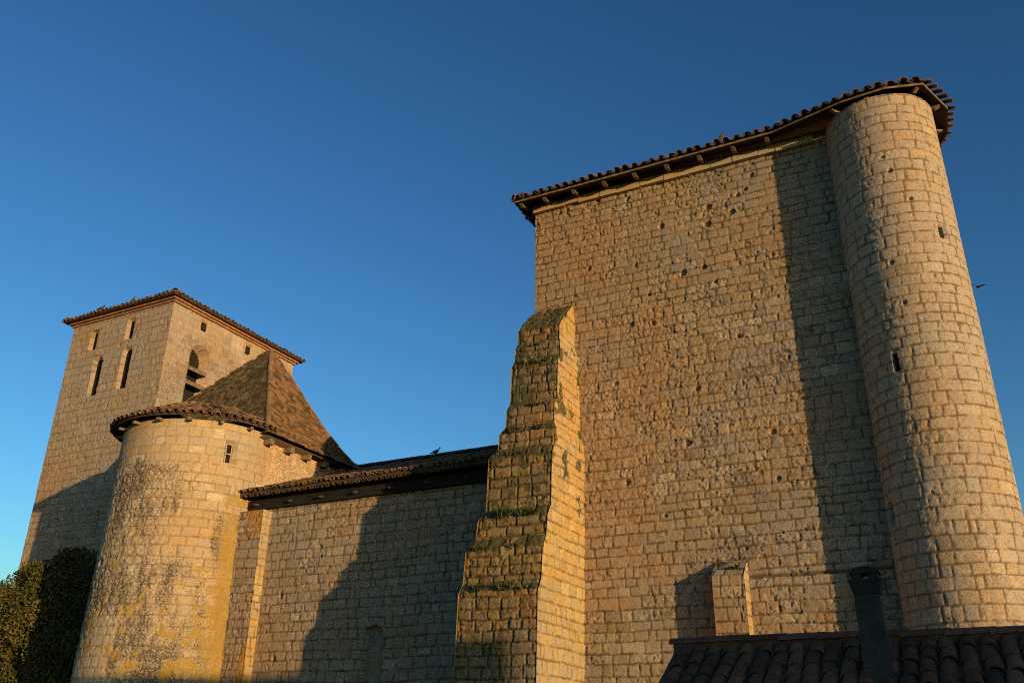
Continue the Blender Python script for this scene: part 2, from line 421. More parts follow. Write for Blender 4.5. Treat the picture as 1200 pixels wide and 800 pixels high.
# ---- tall block
XL, XR, YW, ZT = -9.58, .4, 20.0, 15.86
PITS = [(-4.53, 14.42), (-3.95, 14.1), (-3.54, 14.66), (-5.35, 12.63), (-4.8, 12.67), (-6.23, 11.39), (-5.54, 8.1), (-5.83, 14.17), (-4.62, 13.92),
        (-6.74, 15.3), (-6.6, 13.18), (-3.35, 15.05), (-3.75, 14.56), (-3.06, 12.61), (-7.62, 15.5), (-8.81, 15.4), (-8.55, 15.42), (-6.8, 11.46),
        (-7.95, 13.37), (-4.54, 12.19), (-4.4, 5.5), (-3.55, 8.09), (-3.54, 6.99), (-6.29, 12.22), (-5.21, 9.42), (-7.3, 9.9), (-6.2, 6.4), (-7.1, 7.3), (-4.1, 10.6)]
def main_extra(U, V, h, t, j):
    for q, (u, v) in enumerate(PITS):
        k = .6+.5*((q*37) % 10)/10
        big = q in (1, 0, 3, 6, 8)
        h = hole(U, V, u, v, .075*k+.04*big, .07*k+.03*big, .07+.07*big, h)
    # mid-height band of eaten, spalled stone
    er = sstep(.5, .66, fbm(U*.42, V*.42, 77, 3)+.16*np.exp(-((V-9.2)/3.2)**2))
    h = h-er*(.014*fbm(U*15, V*17, 78, 4)+.014*sstep(.52, .68, fbm(U*15+3, V*20, 79, 3)))
    j = j*(1-.2*er)
    # the lower courses beside the turret stand a little proud
    pl = sstep(4.86, 4.83, V+.02*(vnoise(U*2, V, 80)-.5))*sstep(-4.5, -4.48, U)
    h = h+.05*pl-.05*np.exp(-((V+.02*(vnoise(U*2, V, 80)-.5)-4.88)/.028)**2)*sstep(-4.45, -4.4, U)
    pl2 = sstep(6.05, 6.02, V)*sstep(-2.42, -2.4, U)*0
    return h+pl2, t, np.maximum(j, np.exp(-((V+.02*(vnoise(U*2, V, 80)-.5)-4.88)/.03)**2)*sstep(-4.45, -4.4, U))  # ledge line also darkened as a joint, painting its thin shadow
def main_wear(U, V, h, r, j, W):
    n = fbm(U*.6, V*.6, 81, 3)
    W[..., 2] = .55*sstep(.56, .72, n)*sstep(.3, .6, fbm(U*3, V*3, 82, 2))
    st = sstep(.55, .7, fbm(U*1.6, V*.22, 83, 2))*sstep(11.5, 15.5, V)
    W[..., 2] = np.maximum(W[..., 2], .45*st)
    W[..., 1] = .5*sstep(.62, .74, fbm(U*1.3, V*1.3, 84, 3))
    W[..., 0] = .35*sstep(.6, .75, fbm(U*.9+9, V*.9, 85, 3))*sstep(-6.5, -8.4, U)
nu, nv = 372, 640
u = np.linspace(XL, -1.3, nu); v = np.linspace(1.5, ZT, nv)
U, V = np.meshgrid(u, v, indexing='ij')
P = np.stack([U, np.full_like(U, YW), V], -1); NN = np.zeros_like(P); NN[..., 1] = -1
body = box_body(XL+.01, XR, YW+.09, 32.5, GZ-.3, ZT)
b2 = box_body(XL, -1.3, YW-.005, YW+.09, GZ-.3, 1.5)
block = wall_surface('tall_block', P, NN, U, V, MS, church, 101, main_extra, main_wear, body=join_bodies(body, b2))
tag(block, 'tall plain wall of small squared limestone blocks')

# ---- cornice under the eave of the tall block
S = Soup(); x = XL-.02
while x < -1.75:
    w = RNG.uniform(.42, .7); zb = 15.55-.05*((x-XL)/8)+RNG.choice([0, .0, .03, -.02])
    x1 = min(x+w, -1.7)
    S.box((x+.006, YW-.10-RNG.uniform(0, .03), zb), (x1-.006, YW+.05, zb+.22), RNG.rand()); x += w
S.build('cornice', MS2, block)

# ---- round corner turret
TC = (-.18, 20.15); TR = 1.25
def cyl_grid(c, r, t0, t1, z0, z1, du, dv):
    n1 = int((t1-t0)*r/du)+1; n2 = int((z1-z0)/dv)+1
    th = np.linspace(t0, t1, n1); z = np.linspace(z0, z1, n2)
    T, Z = np.meshgrid(th, z, indexing='ij')
    Nn = np.stack([np.cos(T), np.sin(T), np.zeros_like(T)], -1)
    P = np.stack([c[0]+r*np.cos(T), c[1]+r*np.sin(T), Z], -1)
    return P, Nn, T*r, Z
def th_of(c, x, y): return math.atan2(y-c[1], x-c[0])
SL = [(.71, 19.28, 11.88, .10, .17), (-.70, 19.0, 8.92, .05, .20), (-1.30, 19.6, 5.87, .10, .25)]
def tur_extra(U, V, h, t, j):
    for (x, y, z, w, hh) in SL:
        a = th_of(TC, x, y)*TR
        k = (np.abs(U-a) < w) & (np.abs(V-z) < hh)
        h = np.where(k, -.20, h)
    for (x, y, z) in ((-.1, 18.95, 13.5), (-.2, 18.95, 13.9), (.2, 19, 12.7), (.62, 19.25, 9.6), (-.4, 18.97, 11.2), (-.3, 18.97, 10.2)):
        h = hole(U, V, th_of(TC, x, y)*TR, z, .06, .05, .07, h)
    # the eaten strip where the weather side turns into shade
    s = np.exp(-((U-th_of(TC, -.66, 19.0)*TR)/.17)**2)*(.35+.65*sstep(.35, .6, fbm(U*2, V*.9, 91, 2)))
    h = h-s*(.010*(fbm(U*17, V*17, 92, 3)-.4)+.006*sstep(.52, .68, fbm(U*14, V*17, 93, 3)))
    return h, t, j
def tur_wear(U, V, h, r, j, W):
    W[..., 2] = .4*sstep(.56, .72, fbm(U*.9, V*.5, 94, 3))
    W[..., 1] = .35*sstep(.60, .72, fbm(U*1.2, V*1.2, 95, 3))
    W[..., 1] = np.maximum(W[..., 1], .35*sstep(5.2, 3.4, V)*sstep(.4, .6, fbm(U*1.7, V*1.7, 96, 2)))
P, NN, U, V = cyl_grid(TC, TR, math.radians(-190), math.radians(30), 1.5, 15.62, .022, .022)
turret = wall_surface('corner_turret', P, NN, U, V, MTU, church, 202, tur_extra, tur_wear, body=cyl_body(TC[0], TC[1], TR-.36, GZ-.3, 15.6),
                      ch=(.215, .305), cw=(.25, .56), wob=.022, prot=.0018, depth=.008, amp=.5)
tag(turret, 'tall round turret at the corner of the block')
for (x, y, z, w, hh) in SL:
    a = th_of(TC, x, y); S = Soup(); rr = TR-.10
    dx, dy = -math.sin(a), math.cos(a); cx, cy = TC[0]+rr*math.cos(a), TC[1]+rr*math.sin(a)
    nx, ny = math.cos(a), math.sin(a)
    S.hexa([(cx+dx*s1*(w+.02)+nx*s2*.02, cy+dy*s1*(w+.02)+ny*s2*.02, z+zz*(hh+.02)) for zz in (-1, 1) for s1, s2 in ((-1, 1), (1, 1), (1, -1), (-1, -1))])
    S.build('loophole', M_DARK, turret)

# ---- roof of the tall block
EP = [(-9.95, 19.42), (-2.6, 19.40), (-.87, 18.95), (.12, 18.88), (.95, 19.12), (1.42, 20.35), (1.36, 21.4), (1.02, 22.2), (1.02, 33.1), (-9.95, 33.1)]
ZE = 15.75; PITCH = .34
def roof_z(x, y, d): return ZE+d*PITCH
S = Soup()
ridge = [(-4.5, 25.2), (-4.5, 27.5)]
n = len(EP)
vb = [(x, y, ZE) for x, y in EP]+[(x, y, ZE+.07) for x, y in EP]
ra = (-4.4, 25.0, ZE+2.1); rb = (-4.4, 27.6, ZE+2.1); ia = (-4.4, 25.0, ZE+.95); 
vb += [ra, rb, (-4.4, 25.0, ZE+2.0), (-4.4, 27.6, ZE+2.0)]
fc = [(i, (i+1) % n, n+(i+1) % n, n+i) for i in range(n)]
def near(i): return 2*n if EP[i][1] < 24 else 2*n+1
for i in range(n):
    k = (i+1) % n; a, b = near(i), near(k)
    fc.append((n+i, n+k, b) if a == b else (n+i, n+k, b, a))
    fc.append((k, i, a+2) if a == b else (k, i, a+2, b+2))
S.add(vb, fc)
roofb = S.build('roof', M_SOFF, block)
tag(roofb, 'low tiled roof with a wide eave seen from below')
S = Soup()
ctr = np.array([-4.4, 26.3])
for i in range(n):
    if i in (8,): continue
    A = np.array([*EP[i], ZE+.085]); B = np.array([*EP[(i+1) % n], ZE+.085])
    a = (B-A)/np.linalg.norm(B-A); inn = np.array([-a[1], a[0], 0])
    up = inn*math.cos(.33)+np.array([0, 0, math.sin(.33)]); nr = np.array([0, 0, math.cos(.33)])-inn*math.sin(.33)
    if i in (4, 5, 6):                                            # cover tiles only, standing clear of one another
        eave_tiles(S, A-up*.15, B-up*.15, up, nr, 3, sp=.27, r=.08, z0=.03, under=False)
    else: eave_tiles(S, A-up*.10, B-up*.10, up, nr, 3, sp=.255, r=.108, z0=.01, jit=.028, clip=(lambda p_, s_, l_: p_ > s_+.1) if i == 0 else (lambda p_, s_, l_: p_ < l_-s_-.1) if i == 9 else None)
for (x, y, ax, ay) in ((-9.98, 19.38, 1, 1),):      # hip ends
    d = np.array([ax, ay, .33]); d /= np.linalg.norm(d); a = np.cross(d, (0, 0, 1)); a /= np.linalg.norm(a)
    for q in range(1): S.tile(np.array([x, y, ZE+.12])+d*(.33*q), d, a, np.cross(a, d), .42, .14, .12, False, .6+.3*RNG.rand())
S.build('tile_course', M_TILE, roofb)
S = Soup()                                                    # fascia board along the eave
for i in list(range(0, 7))+[9]:
    A = np.array([*EP[i], ZE-.005]); B = np.array([*EP[(i+1) % n], ZE-.005])
    S.beam(A, B, .025, .05)
S.build('fascia', M_WOOD, roofb)
def rafter(p, q, w=.10, h=.13):
    S = Soup(); p = np.array(p, float); q = np.array(q, float); d = (q-p)/np.linalg.norm(q-p); a = np.cross(d, (0, 0, 1)); a /= np.linalg.norm(a)
    zz = np.array([0, 0, 1.0])
    # beam whose outer end is cut on a slant
    e = p+d*.02; f = p+d*.14
    P = [e-a*w/2-zz*h*.35, e+a*w/2-zz*h*.35, e+a*w/2, e-a*w/2]
    V_ = [f-a*w/2-zz*h, f+a*w/2-zz*h, q+a*w/2-zz*h, q-a*w/2-zz*h, e-a*w/2-zz*h*.35, e+a*w/2-zz*h*.35, e+a*w/2, e-a*w/2, q+a*w/2, q-a*w/2]
    S.add(V_, [(0, 3, 2, 1), (4, 0, 1, 5), (4, 5, 6, 7), (6, 8, 9, 7), (2, 3, 9, 8), (1, 2, 8, 6, 5), (0, 4, 7, 9, 3)])
    S.build('rafter', M_WOOD, roofb)
for x in (-9.8, -9.06, -8.16, -7.25, -6.36, -5.45, -4.55, -3.65, -2.78, -1.98):
    rafter((x, 19.47, ZE-.012), (x+.0, 20.3, ZE+.2))
for (x, y) in ((-1.15, 19.08), (-.3, 18.96), (.84, 19.14), (1.28, 20.1), (1.26, 21.2)):
    d = np.array([TC[0]-x, TC[1]-y]); d /= np.linalg.norm(d)
    rafter((x, y, ZE-.012), (x+d[0]*.9, y+d[1]*.9, ZE+.2))
for y in (20.3, 21.1, 22.0): rafter((-10.05, y, ZE-.012), (-9.3, y, ZE+.18))

# ---- stepped corner buttress
PR = [  # z, Yfront, Xleft, Xright
    (12.36, 19.99, -9.58, -8.42), (12.25, 19.85, -9.59, -8.41), (11.66, 19.24, -9.6, -8.40), (11.35, 19.0, -9.6, -8.4), (10.97, 18.98, -9.6, -8.4), (10.76, 18.80, -9.58, -8.30),
    (10.45, 18.78, -9.58, -8.30), (10.2, 18.64, -9.6, -8.30), (9.2, 18.60, -9.61, -8.31), (9.0, 18.44, -9.62, -8.31), (8.55, 18.42, -9.63, -8.32), (8.35, 18.27, -9.73, -8.21),
    (7.95, 18.25, -9.74, -8.21), (7.7, 18.08, -9.9, -8.22), (6.45, 18.05, -9.92, -8.25), (6.15, 17.86, -10.03, -8.25), (5.72, 17.82, -10.05, -8.26), (5.42, 17.64, -10.2, -8.27),
    (4.75, 17.6, -10.22, -8.28), (4.48, 17.46, -10.25, -8.30), (1.5, 17.40, -10.3, -8.34)]
PR = np.array(PR)[::-1]
arc = np.concatenate([[0], np.cumsum(np.hypot(np.diff(PR[:, 0]), np.diff(PR[:, 1])))])
s = np.arange(0, arc[-1], .022); prof = np.stack([np.interp(s, arc, PR[:, k]) for k in range(4)], -1)
tz = np.gradient(prof[:, 0]); ty = np.gradient(prof[:, 1]); ln = np.hypot(tz, ty); ny = -tz/ln; nz = ty/ln
nu = 96
uu = np.linspace(0, 1, nu)
X_ = prof[None, :, 2]*(1-uu[:, None])+prof[None, :, 3]*uu[:, None]
P = np.stack([X_, np.broadcast_to(prof[None, :, 1], X_.shape), np.broadcast_to(prof[None, :, 0], X_.shape)], -1)
NN = np.stack([np.zeros_like(X_), np.broadcast_to(ny, X_.shape), np.broadcast_to(nz, X_.shape)], -1)
slope = np.broadcast_to(sstep(.25, .6, nz), X_.shape)
zpos = np.broadcast_to(prof[None, :, 0], X_.shape)
def but_extra(U, V, h, t, j):
    h = h+slope*(.10*fbm(U*6, V*6, 111, 4)-.01)
    h = h-.05*(1-sstep(.0, .10, np.minimum(U-X_[:1], X_[-1:]-U)))*fbm(U*4, V*4, 112, 3)
    return h, t, j
def but_wear(U, V, h, r, j, W):
    n = fbm(U*2.2, V*2.2, 113, 4)
    W[..., 0] = np.clip(.95*slope*sstep(.30, .52, n)+.6*sstep(.47, .60, n)*sstep(4.5, 8.0, zpos)+.35*sstep(.42, .58, fbm(U*.8, V*.8, 114, 3))*sstep(5.0, 8.0, zpos)+.6*sstep(.52, .62, fbm(U*7, V*7, 116, 3)), 0, .95)
    W[..., 1] = .55*sstep(.52, .64, fbm(U*2+3, V*2, 115, 4))*(1-slope)
SV = np.broadcast_to(s[None, :], X_.shape).copy()
# closed core just inside the sheet
cv = []; cf = []
for z, y, a, b in PR: cv += [(a+.06, y+.08, z-.04), (b-.06, y+.08, z-.04), (b-.06, YW+.3, z-.04), (a+.06, YW+1.4, z-.04)]
for i in range(len(PR)-1):
    for k in range(4): cf.append((4*i+k, 4*i+(k+1) % 4, 4*i+4+(k+1) % 4, 4*i+4+k))
cf.append((4*len(PR)-4, 4*len(PR)-3, 4*len(PR)-2, 4*len(PR)-1))
foot = box_body(-10.32, -8.32, 17.38, 20.5, GZ-.3, 1.5)
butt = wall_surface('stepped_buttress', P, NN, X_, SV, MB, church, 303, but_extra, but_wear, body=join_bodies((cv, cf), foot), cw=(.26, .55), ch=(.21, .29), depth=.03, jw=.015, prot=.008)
tag(butt, 'big buttress stepping out towards its foot, mossy on its ledges')
def side_face(xi, flip, seed, name, mat, ydeep, wearf):
    ns = 84
    t = np.linspace(0, 1, ns)
    Yf = prof[None, :, 1]; Yd = np.maximum(ydeep, Yf+.001)
    Y_ = Yf*(1-t[:, None])+Yd*t[:, None]
    X2 = np.broadcast_to(prof[None, :, xi], Y_.shape); Z2 = np.broadcast_to(prof[None, :, 0], Y_.shape)
    P = np.stack([X2, Y_, Z2], -1); NN = np.zeros_like(P); NN[..., 0] = 1 if xi == 3 else -1
    def ex(U, V, h, t_, j):
        k = sstep(0, .05, U-Yf)
        return h*k, t_, j*k
    return wall_surface(name, P, NN, Y_, Z2.copy(), mat, butt, seed, ex, wearf, flip=flip, cw=(.26, .55), ch=(.21, .30), depth=.026, prot=.005, amp=.6)
def sidewear(U, V, h, r, j, W):
    W[..., 0] = .75*sstep(.56, .66, fbm(U*3.4, V*2.2, 121, 4))*sstep(4.5, 8, V)+.3*sstep(.55, .64, fbm(U*6, V*6, 123, 3))
    W[..., 1] = .35*sstep(.45, .62, fbm(U*1.5, V*1.1, 122, 3))
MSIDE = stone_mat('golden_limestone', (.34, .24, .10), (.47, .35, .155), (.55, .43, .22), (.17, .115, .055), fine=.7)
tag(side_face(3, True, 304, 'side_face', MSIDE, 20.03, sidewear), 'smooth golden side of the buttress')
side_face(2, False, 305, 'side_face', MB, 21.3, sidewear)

# ---- small buttress at the foot of the block
S = Soup()
small = [(-5.10, 19.52), (-4.40, 19.52), (-4.40, 20.0), (-5.10, 20.0)]
ns, nw = 120, 44
zz = np.concatenate([np.linspace(1.5, 4.88, 150), np.linspace(4.89, 5.24, 26)]); yy = np.where(zz < 4.885, 19.53, 19.53+(zz-4.885)/.36*.46)
uu = np.linspace(-5.10, -4.40, nw)
U, V = np.meshgrid(uu, np.concatenate([[0], np.cumsum(np.hypot(np.diff(zz), np.diff(yy)))]), indexing='ij')
P = np.stack([U, np.broadcast_to(yy, U.shape), np.broadcast_to(zz, U.shape)], -1)
top = np.broadcast_to(zz > 4.88, U.shape)
NN = np.stack([U*0, np.where(top, -.61, -1.), np.where(top, .79, 0.)], -1)
def sb_wear(U, V, h, r, j, W): W[..., 0] = top*.95*sstep(.38, .52, fbm(U*3, V*3, 131, 3)); W[..., 2] = .3*sstep(.5, .7, fbm(U*2, V*2, 132, 3))
pv = [(-5.07, 19.57, GZ), (-4.43, 19.57, GZ), (-4.43, 20.02, GZ), (-5.07, 20.02, GZ), (-5.07, 19.57, 4.82), (-4.43, 19.57, 4.82), (-4.43, 20.02, 5.18), (-5.07, 20.02, 5.18)]
sbut = wall_surface('small_buttress', P, NN, U, V, MS, church, 401, None, sb_wear, body=join_bodies((pv, box_body(0, 1, 0, 1, 0, 1)[1])), cw=(.3, .6))
tag(sbut, 'short buttress with a slanting top low on the wall')
for sx, xx in ((1, -4.40), (-1, -5.10)):
    t = np.linspace(0, 1, 24); z2 = np.linspace(1.5, 5.24, 170); yf = np.where(z2 < 4.885, 19.53, 19.53+(z2-4.885)/.36*.46)
    Y_ = yf[None, :]*(1-t[:, None])+20.02*t[:, None]; Z2 = np.broadcast_to(z2, Y_.shape)
    P = np.stack([np.full_like(Y_, xx), Y_, Z2], -1); NN = np.zeros_like(P); NN[..., 0] = sx
    def ex(U, V, h, t_, j): return h*sstep(0, .05, U-yf[None, :]), t_, j
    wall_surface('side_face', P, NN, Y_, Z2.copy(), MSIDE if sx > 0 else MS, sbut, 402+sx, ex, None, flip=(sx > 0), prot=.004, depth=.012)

# ---- nave
YN = 20.75; XA = -19.86
NX0, NX1, NZT = -20.06, -9.2, 8.14
def nave_extra(U, V, h, t, j):
    for (u_, v_, k) in ((-16.9, 6.67, 1.0), (-18.2, 5.34, 1.1), (-18.2, 3.6, 1.0), (-16.85, 6.4, .6), (-17.6, 6.1, .6), (-16.1, 4.85, .6), (-18.6, 4.35, .5)):
        h = hole(U, V, u_, v_, .07*k, .08*k, .07, h)
    nm = (np.abs(U+14.80) < .33) & (V < 4.04)
    nm |= (((U+14.80)/.33)**2+((V-4.04)/.34)**2 < 1)
    h = np.where(nm & (V > 2.0), h-.24, h)
    # crumbling top courses under the eave
    tp = sstep(7.2, 7.8, V)
    h = h-tp*(.05*fbm(U*5, V*5, 141, 3))
    return h, t, j
def nave_wear(U, V, h, r, j, W):
    W[..., 2] = .35*sstep(.55, .7, fbm(U*.7, V*.7, 142, 3))
    W[..., 1] = .30*sstep(.60, .72, fbm(U*1.3, V*1.3, 143, 3))
nu, nv = int((NX1-NX0)/.027), int((NZT-1.5)/.027)
U, V = np.meshgrid(np.linspace(NX0, NX1, nu), np.linspace(1.5, NZT, nv), indexing='ij')
P = np.stack([U, np.full_like(U, YN), V], -1); NN = np.zeros_like(P); NN[..., 1] = -1
# core with gable-shaped roofline
SL_N = .377; YR = 27.29
def nroof(y): return 8.50+(min(y, 2*YR-y)-20.31)*SL_N
cy = [YN+.2, YR, 2*YR-YN]
cv = []
for x in (-21.5, NX1): 
    for y in cy: cv += [(x, y, GZ-.3), (x, y, nroof(y)-.25)]
cf = [(0, 1, 3, 2), (2, 3, 5, 4), (6, 8, 9, 7), (8, 10, 11, 9), (0, 6, 7, 1), (4, 5, 11, 10), (1, 7, 9, 3), (3, 9, 11, 5)]
low = box_body(NX0, NX1, YN-.003, YN+.2, GZ-.3, 1.5)
nave = wall_surface('nave', P, NN, U, V, MS, church, 501, nave_extra, nave_wear, body=join_bodies((cv, cf), low), ch=(.215, .30), cw=(.25, .56))
tag(nave, 'long lower nave wall half in the shadow of the buttress')
# pilaster beside the apse
U, V = np.meshgrid(np.linspace(-19.91, -18.93, 40), np.linspace(1.5, 7.9, 240), indexing='ij')
P = np.stack([U, np.full_like(U, 20.40), V], -1); NN = np.zeros_like(P); NN[..., 1] = -1
def pil_wear(U, V, h, r, j, W): W[..., 1] = .75*sstep(.50, .64, fbm(U*2, V*.9, 151, 4)); W[..., 2] = .4*sstep(.5, .6, fbm(U*3, V*.5, 152, 3))
pil = wall_surface('pilaster', P, NN, U, V, MS, nave, 502, None, pil_wear, body=box_body(-19.91, -18.96, 20.44, YN+.15, GZ, 7.88), prot=.005)
tag(pil, 'narrow flat pilaster stained with orange lichen')
Y_, Z2 = np.meshgrid(np.linspace(20.40, YN+.05, 20), np.linspace(1.5, 7.9, 240), indexing='ij')
P = np.stack([np.full_like(Y_, -18.93), Y_, Z2], -1); NN = np.zeros_like(P); NN[..., 0] = 1
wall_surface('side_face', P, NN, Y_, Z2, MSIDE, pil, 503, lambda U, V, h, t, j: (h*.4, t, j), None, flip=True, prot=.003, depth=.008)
# nave roof
SLN = math.atan(SL_N); upn = np.array([0, math.cos(SLN), math.sin(SLN)]); nn = np.array([0, -math.sin(SLN), math.cos(SLN)])
S = Soup()
ys = [20.34, YR, 2*YR-20.34]
vb = []
for x in (-20.1, -9.65):
    for y in ys: vb += [(x, y, nroof(y)-.13), (x, y, nroof(y)-.02)]
S.add(vb, [(0, 2, 3, 1), (2, 4, 5, 3), (6, 7, 9, 8), (8, 9, 11, 10), (0, 1, 7, 6), (4, 10, 11, 5), (1, 3, 9, 7), (3, 5, 11, 9), (0, 6, 8, 2), (2, 8, 10, 4)])
S.box((-28.5, 26.2, nroof(26.2)-.2), (-20.1, 28.4, nroof(YR)-.1))
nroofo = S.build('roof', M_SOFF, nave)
S = Soup()
eave_tiles(S, (-20.12, 20.30, nroof(20.30)-.03), (-9.75, 20.30, nroof(20.30)-.03), upn, nn, 22, sp=.21, expo=.335, r=.098, z0=.03, jit=.035)
S.build('tile_course', M_TILE, nroofo)
S = Soup()                                                    # second row of eave tiles carried on boards
eave_tiles(S, (-20.08, 20.36, nroof(20.36)-.17), (-9.8, 20.36, nroof(20.36)-.17), upn, nn, 1, sp=.21, r=.098, z0=.0, jit=.03)
S.build('tile_course', M_DTILE, nroofo)
S = Soup()
x = -24.0
while x < -9.8:
    w = .44; S.tile(np.array([x, YR, nroof(YR)+.05+RNG.uniform(0, .01)]), np.array([1, 0, .05]), np.array([0, 1., 0]), np.array([0, 0, 1.]), .48, .16, .14, False, RNG.rand()*.5)
    x += w
S.build('ridge_tile', M_DTILE, nroofo)
S = Soup()                                                    # near-black strip painting the shade under the eave, and stub rafters
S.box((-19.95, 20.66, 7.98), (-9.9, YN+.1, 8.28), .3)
S.build('eave_shade_strip', M_DARK, nroofo)
for x in np.arange(-19.4, -10.0, 1.25):
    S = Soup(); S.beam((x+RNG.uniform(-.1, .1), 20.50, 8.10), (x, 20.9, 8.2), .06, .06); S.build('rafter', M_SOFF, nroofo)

# ---- apse
AC = (-22.41, 20.95); AR = 2.55; AZT = 10.63
def apse_win(): return th_of(AC, -20.08, 19.87), 9.70
AWT, AWZ = apse_win()
def apse_extra(U, V, h, t, j):
    k = (np.abs(U-AWT*AR) < .17) & (np.abs(V-AWZ) < .34)
    # spalled middle of the drum
    er = sstep(.42, .60, fbm(U*.5, V*.4, 161, 3)+.22*np.exp(-((U-math.radians(-62)*AR)/1.7)**2)-.22*sstep(8.7, 9.9, V))
    h = h-er*(.06*(fbm(U*9, V*9, 162, 4)-.4)+.03*sstep(.52, .66, fbm(U*10, V*12, 163, 3)))
    sm = sstep(8.6, 9.8, V)
    h = h*(1-.55*sm)
    h = np.where(k, -.36, h)
    return h, t, j*(1-.4*sm)
def apse_wear(U, V, h, r, j, W):
    a = U/AR
    er = sstep(.46, .62, fbm(U*.5, V*.4, 161, 3)+.22*np.exp(-((U-math.radians(-62)*AR)/1.7)**2)-.22*sstep(8.7, 9.9, V))
    W[..., 2] = np.clip(.62*er*(.35+1.1*fbm(U*2.6, V*.9, 164, 4)), 0, .66)
    ye = np.exp(-((a-math.radians(-10))/.30)**2)*sstep(9.0, 7.0, V)
    W[..., 1] = np.clip(1.0*ye*(.45+.9*fbm(U*3, V*1.0, 165, 4))+.8*sstep(.56, .66, fbm(U*3.5, V*3.5, 166, 4))*sstep(7.5, 4.0, V)+.5*sstep(.6, .68, fbm(U*4, V*4, 167, 4))*sstep(9.5, 8, V), 0, .72)
P, NN, U, V = cyl_grid(AC, AR, math.radians(-185), math.radians(12), 1.5, AZT, .03, .03)
P = P+NN*(.018*(AZT-V))[..., None]                             # the drum widens a little towards its foot
apse = wall_surface('apse', P, NN, U, V, MS2, church, 601, apse_extra, apse_wear, body=join_bodies(cyl_body(AC[0], AC[1], AR-.38, GZ-.3, AZT-.02), cyl_body(AC[0], AC[1], AR-.01, GZ-.3, 1.5)),
                    ch=(.25, .33), cw=(.30, .62), prot=.004, depth=.014, wob=.02, amp=.5)
tag(apse, 'round apse blotched with orange lichen under a low tiled roof')
def frame_at(c, r, a, z):
    nx, ny = math.cos(a), math.sin(a); return np.array([c[0]+r*nx, c[1]+r*ny, z]), np.array([nx, ny, 0]), np.array([-ny, nx, 0])
o_, n_, t_ = frame_at(AC, AR-.30, AWT, AWZ); zz_ = np.array([0, 0, 1.])
S = Soup(); S.hexa([o_+t_*a*.19+n_*b*.015+zz_*c*.36 for c in (-1, 1) for a, b in ((-1, 1), (1, 1), (1, -1), (-1, -1))])
win = S.build('window', M_DARK, apse)
S = Soup(); o2 = o_+n_*.10
for a, b in (((-.09, -.30), (-.09, .30)), ((.09, -.30), (.09, .30)), ((-.09, .30), (.09, .30)), ((-.09, -.02), (.09, -.02))):
    S.beam(o2+t_*a[0]+zz_*a[1], o2+t_*b[0]+zz_*b[1], .035, .035, up=n_)
S.build('frame', M_FRAME, win)
# apse roof: low half cone of canal tiles
AE = AR+.37; aslope = .52
def arz(r): return 10.70+(AE-r)*aslope
S = Soup(); k = 40; vb = []; fc = []
angs = np.linspace(math.radians(-190), math.radians(4), k)
for a in angs:
    for r_, dz in ((AE-.05, -.10), (AE-.05, -.02), (1.0, -.02), (1.0, -.10)):
        vb.append((AC[0]+r_*math.cos(a), AC[1]+r_*math.sin(a), arz(r_)+dz))
for i in range(k-1):
    for q in range(4): fc.append((4*i+q, 4*i+4+q, 4*i+4+(q+1) % 4, 4*i+(q+1) % 4))
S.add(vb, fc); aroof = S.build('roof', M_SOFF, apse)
S = Soup(); na = int((angs[-1]-angs[0])*AE/.25)
for i in range(na):
    a = angs[0]+(i+.5)*(angs[-1]-angs[0])/na
    for jr in range(6):
        r_ = AE+.06-jr*.31*math.cos(.48)
        if jr > 2 and i % 2: continue
        n2 = np.array([math.cos(a), math.sin(a), 0]); up = -n2*math.cos(.48)+np.array([0, 0, math.sin(.48)]); nr = n2*math.sin(.48)+np.array([0, 0, math.cos(.48)])
        tt = np.array([-math.sin(a), math.cos(a), 0])
        wdt = .112 if jr < 3 else .16*(AE-jr*.31+.4)/AE
        p = np.array([AC[0]+r_*math.cos(a), AC[1]+r_*math.sin(a), arz(r_)+.03])+RNG.uniform(-.02, .02, 3)
        S.tile(p, up-nr*.04+tt*RNG.uniform(-.06, .06), tt, nr, .42, wdt*RNG.uniform(.93, 1.08), wdt*.82, False, .25+.75*RNG.rand())
        if jr < 3:
            a2 = a+.5*(angs[-1]-angs[0])/na; n3 = np.array([math.cos(a2), math.sin(a2), 0]); up3 = -n3*math.cos(.48)+np.array([0, 0, math.sin(.48)]); nr3 = n3*math.sin(.48)+np.array([0, 0, math.cos(.48)])
            p = np.array([AC[0]+r_*math.cos(a2), AC[1]+r_*math.sin(a2), arz(r_)+.06])
            S.tile(p, up3-nr3*.03, np.array([-math.sin(a2), math.cos(a2), 0]), nr3, .42, .085, .095, True, RNG.rand()*.6)
S.build('tile_course', M_TILE, aroof)
for a in np.radians(np.arange(-178, 5, 20.5)):
    n2 = np.array([math.cos(a), math.sin(a), 0]); p = np.array([AC[0], AC[1], 0])+n2*(AE-.14)+np.array([0, 0, 10.55]); q = np.array([AC[0], AC[1], 0])+n2*(AR-.2)+np.array([0, 0, 10.59])
    S = Soup(); S.beam(p, q, .10, .09); S.build('corbel', M_WOOD, aroof)

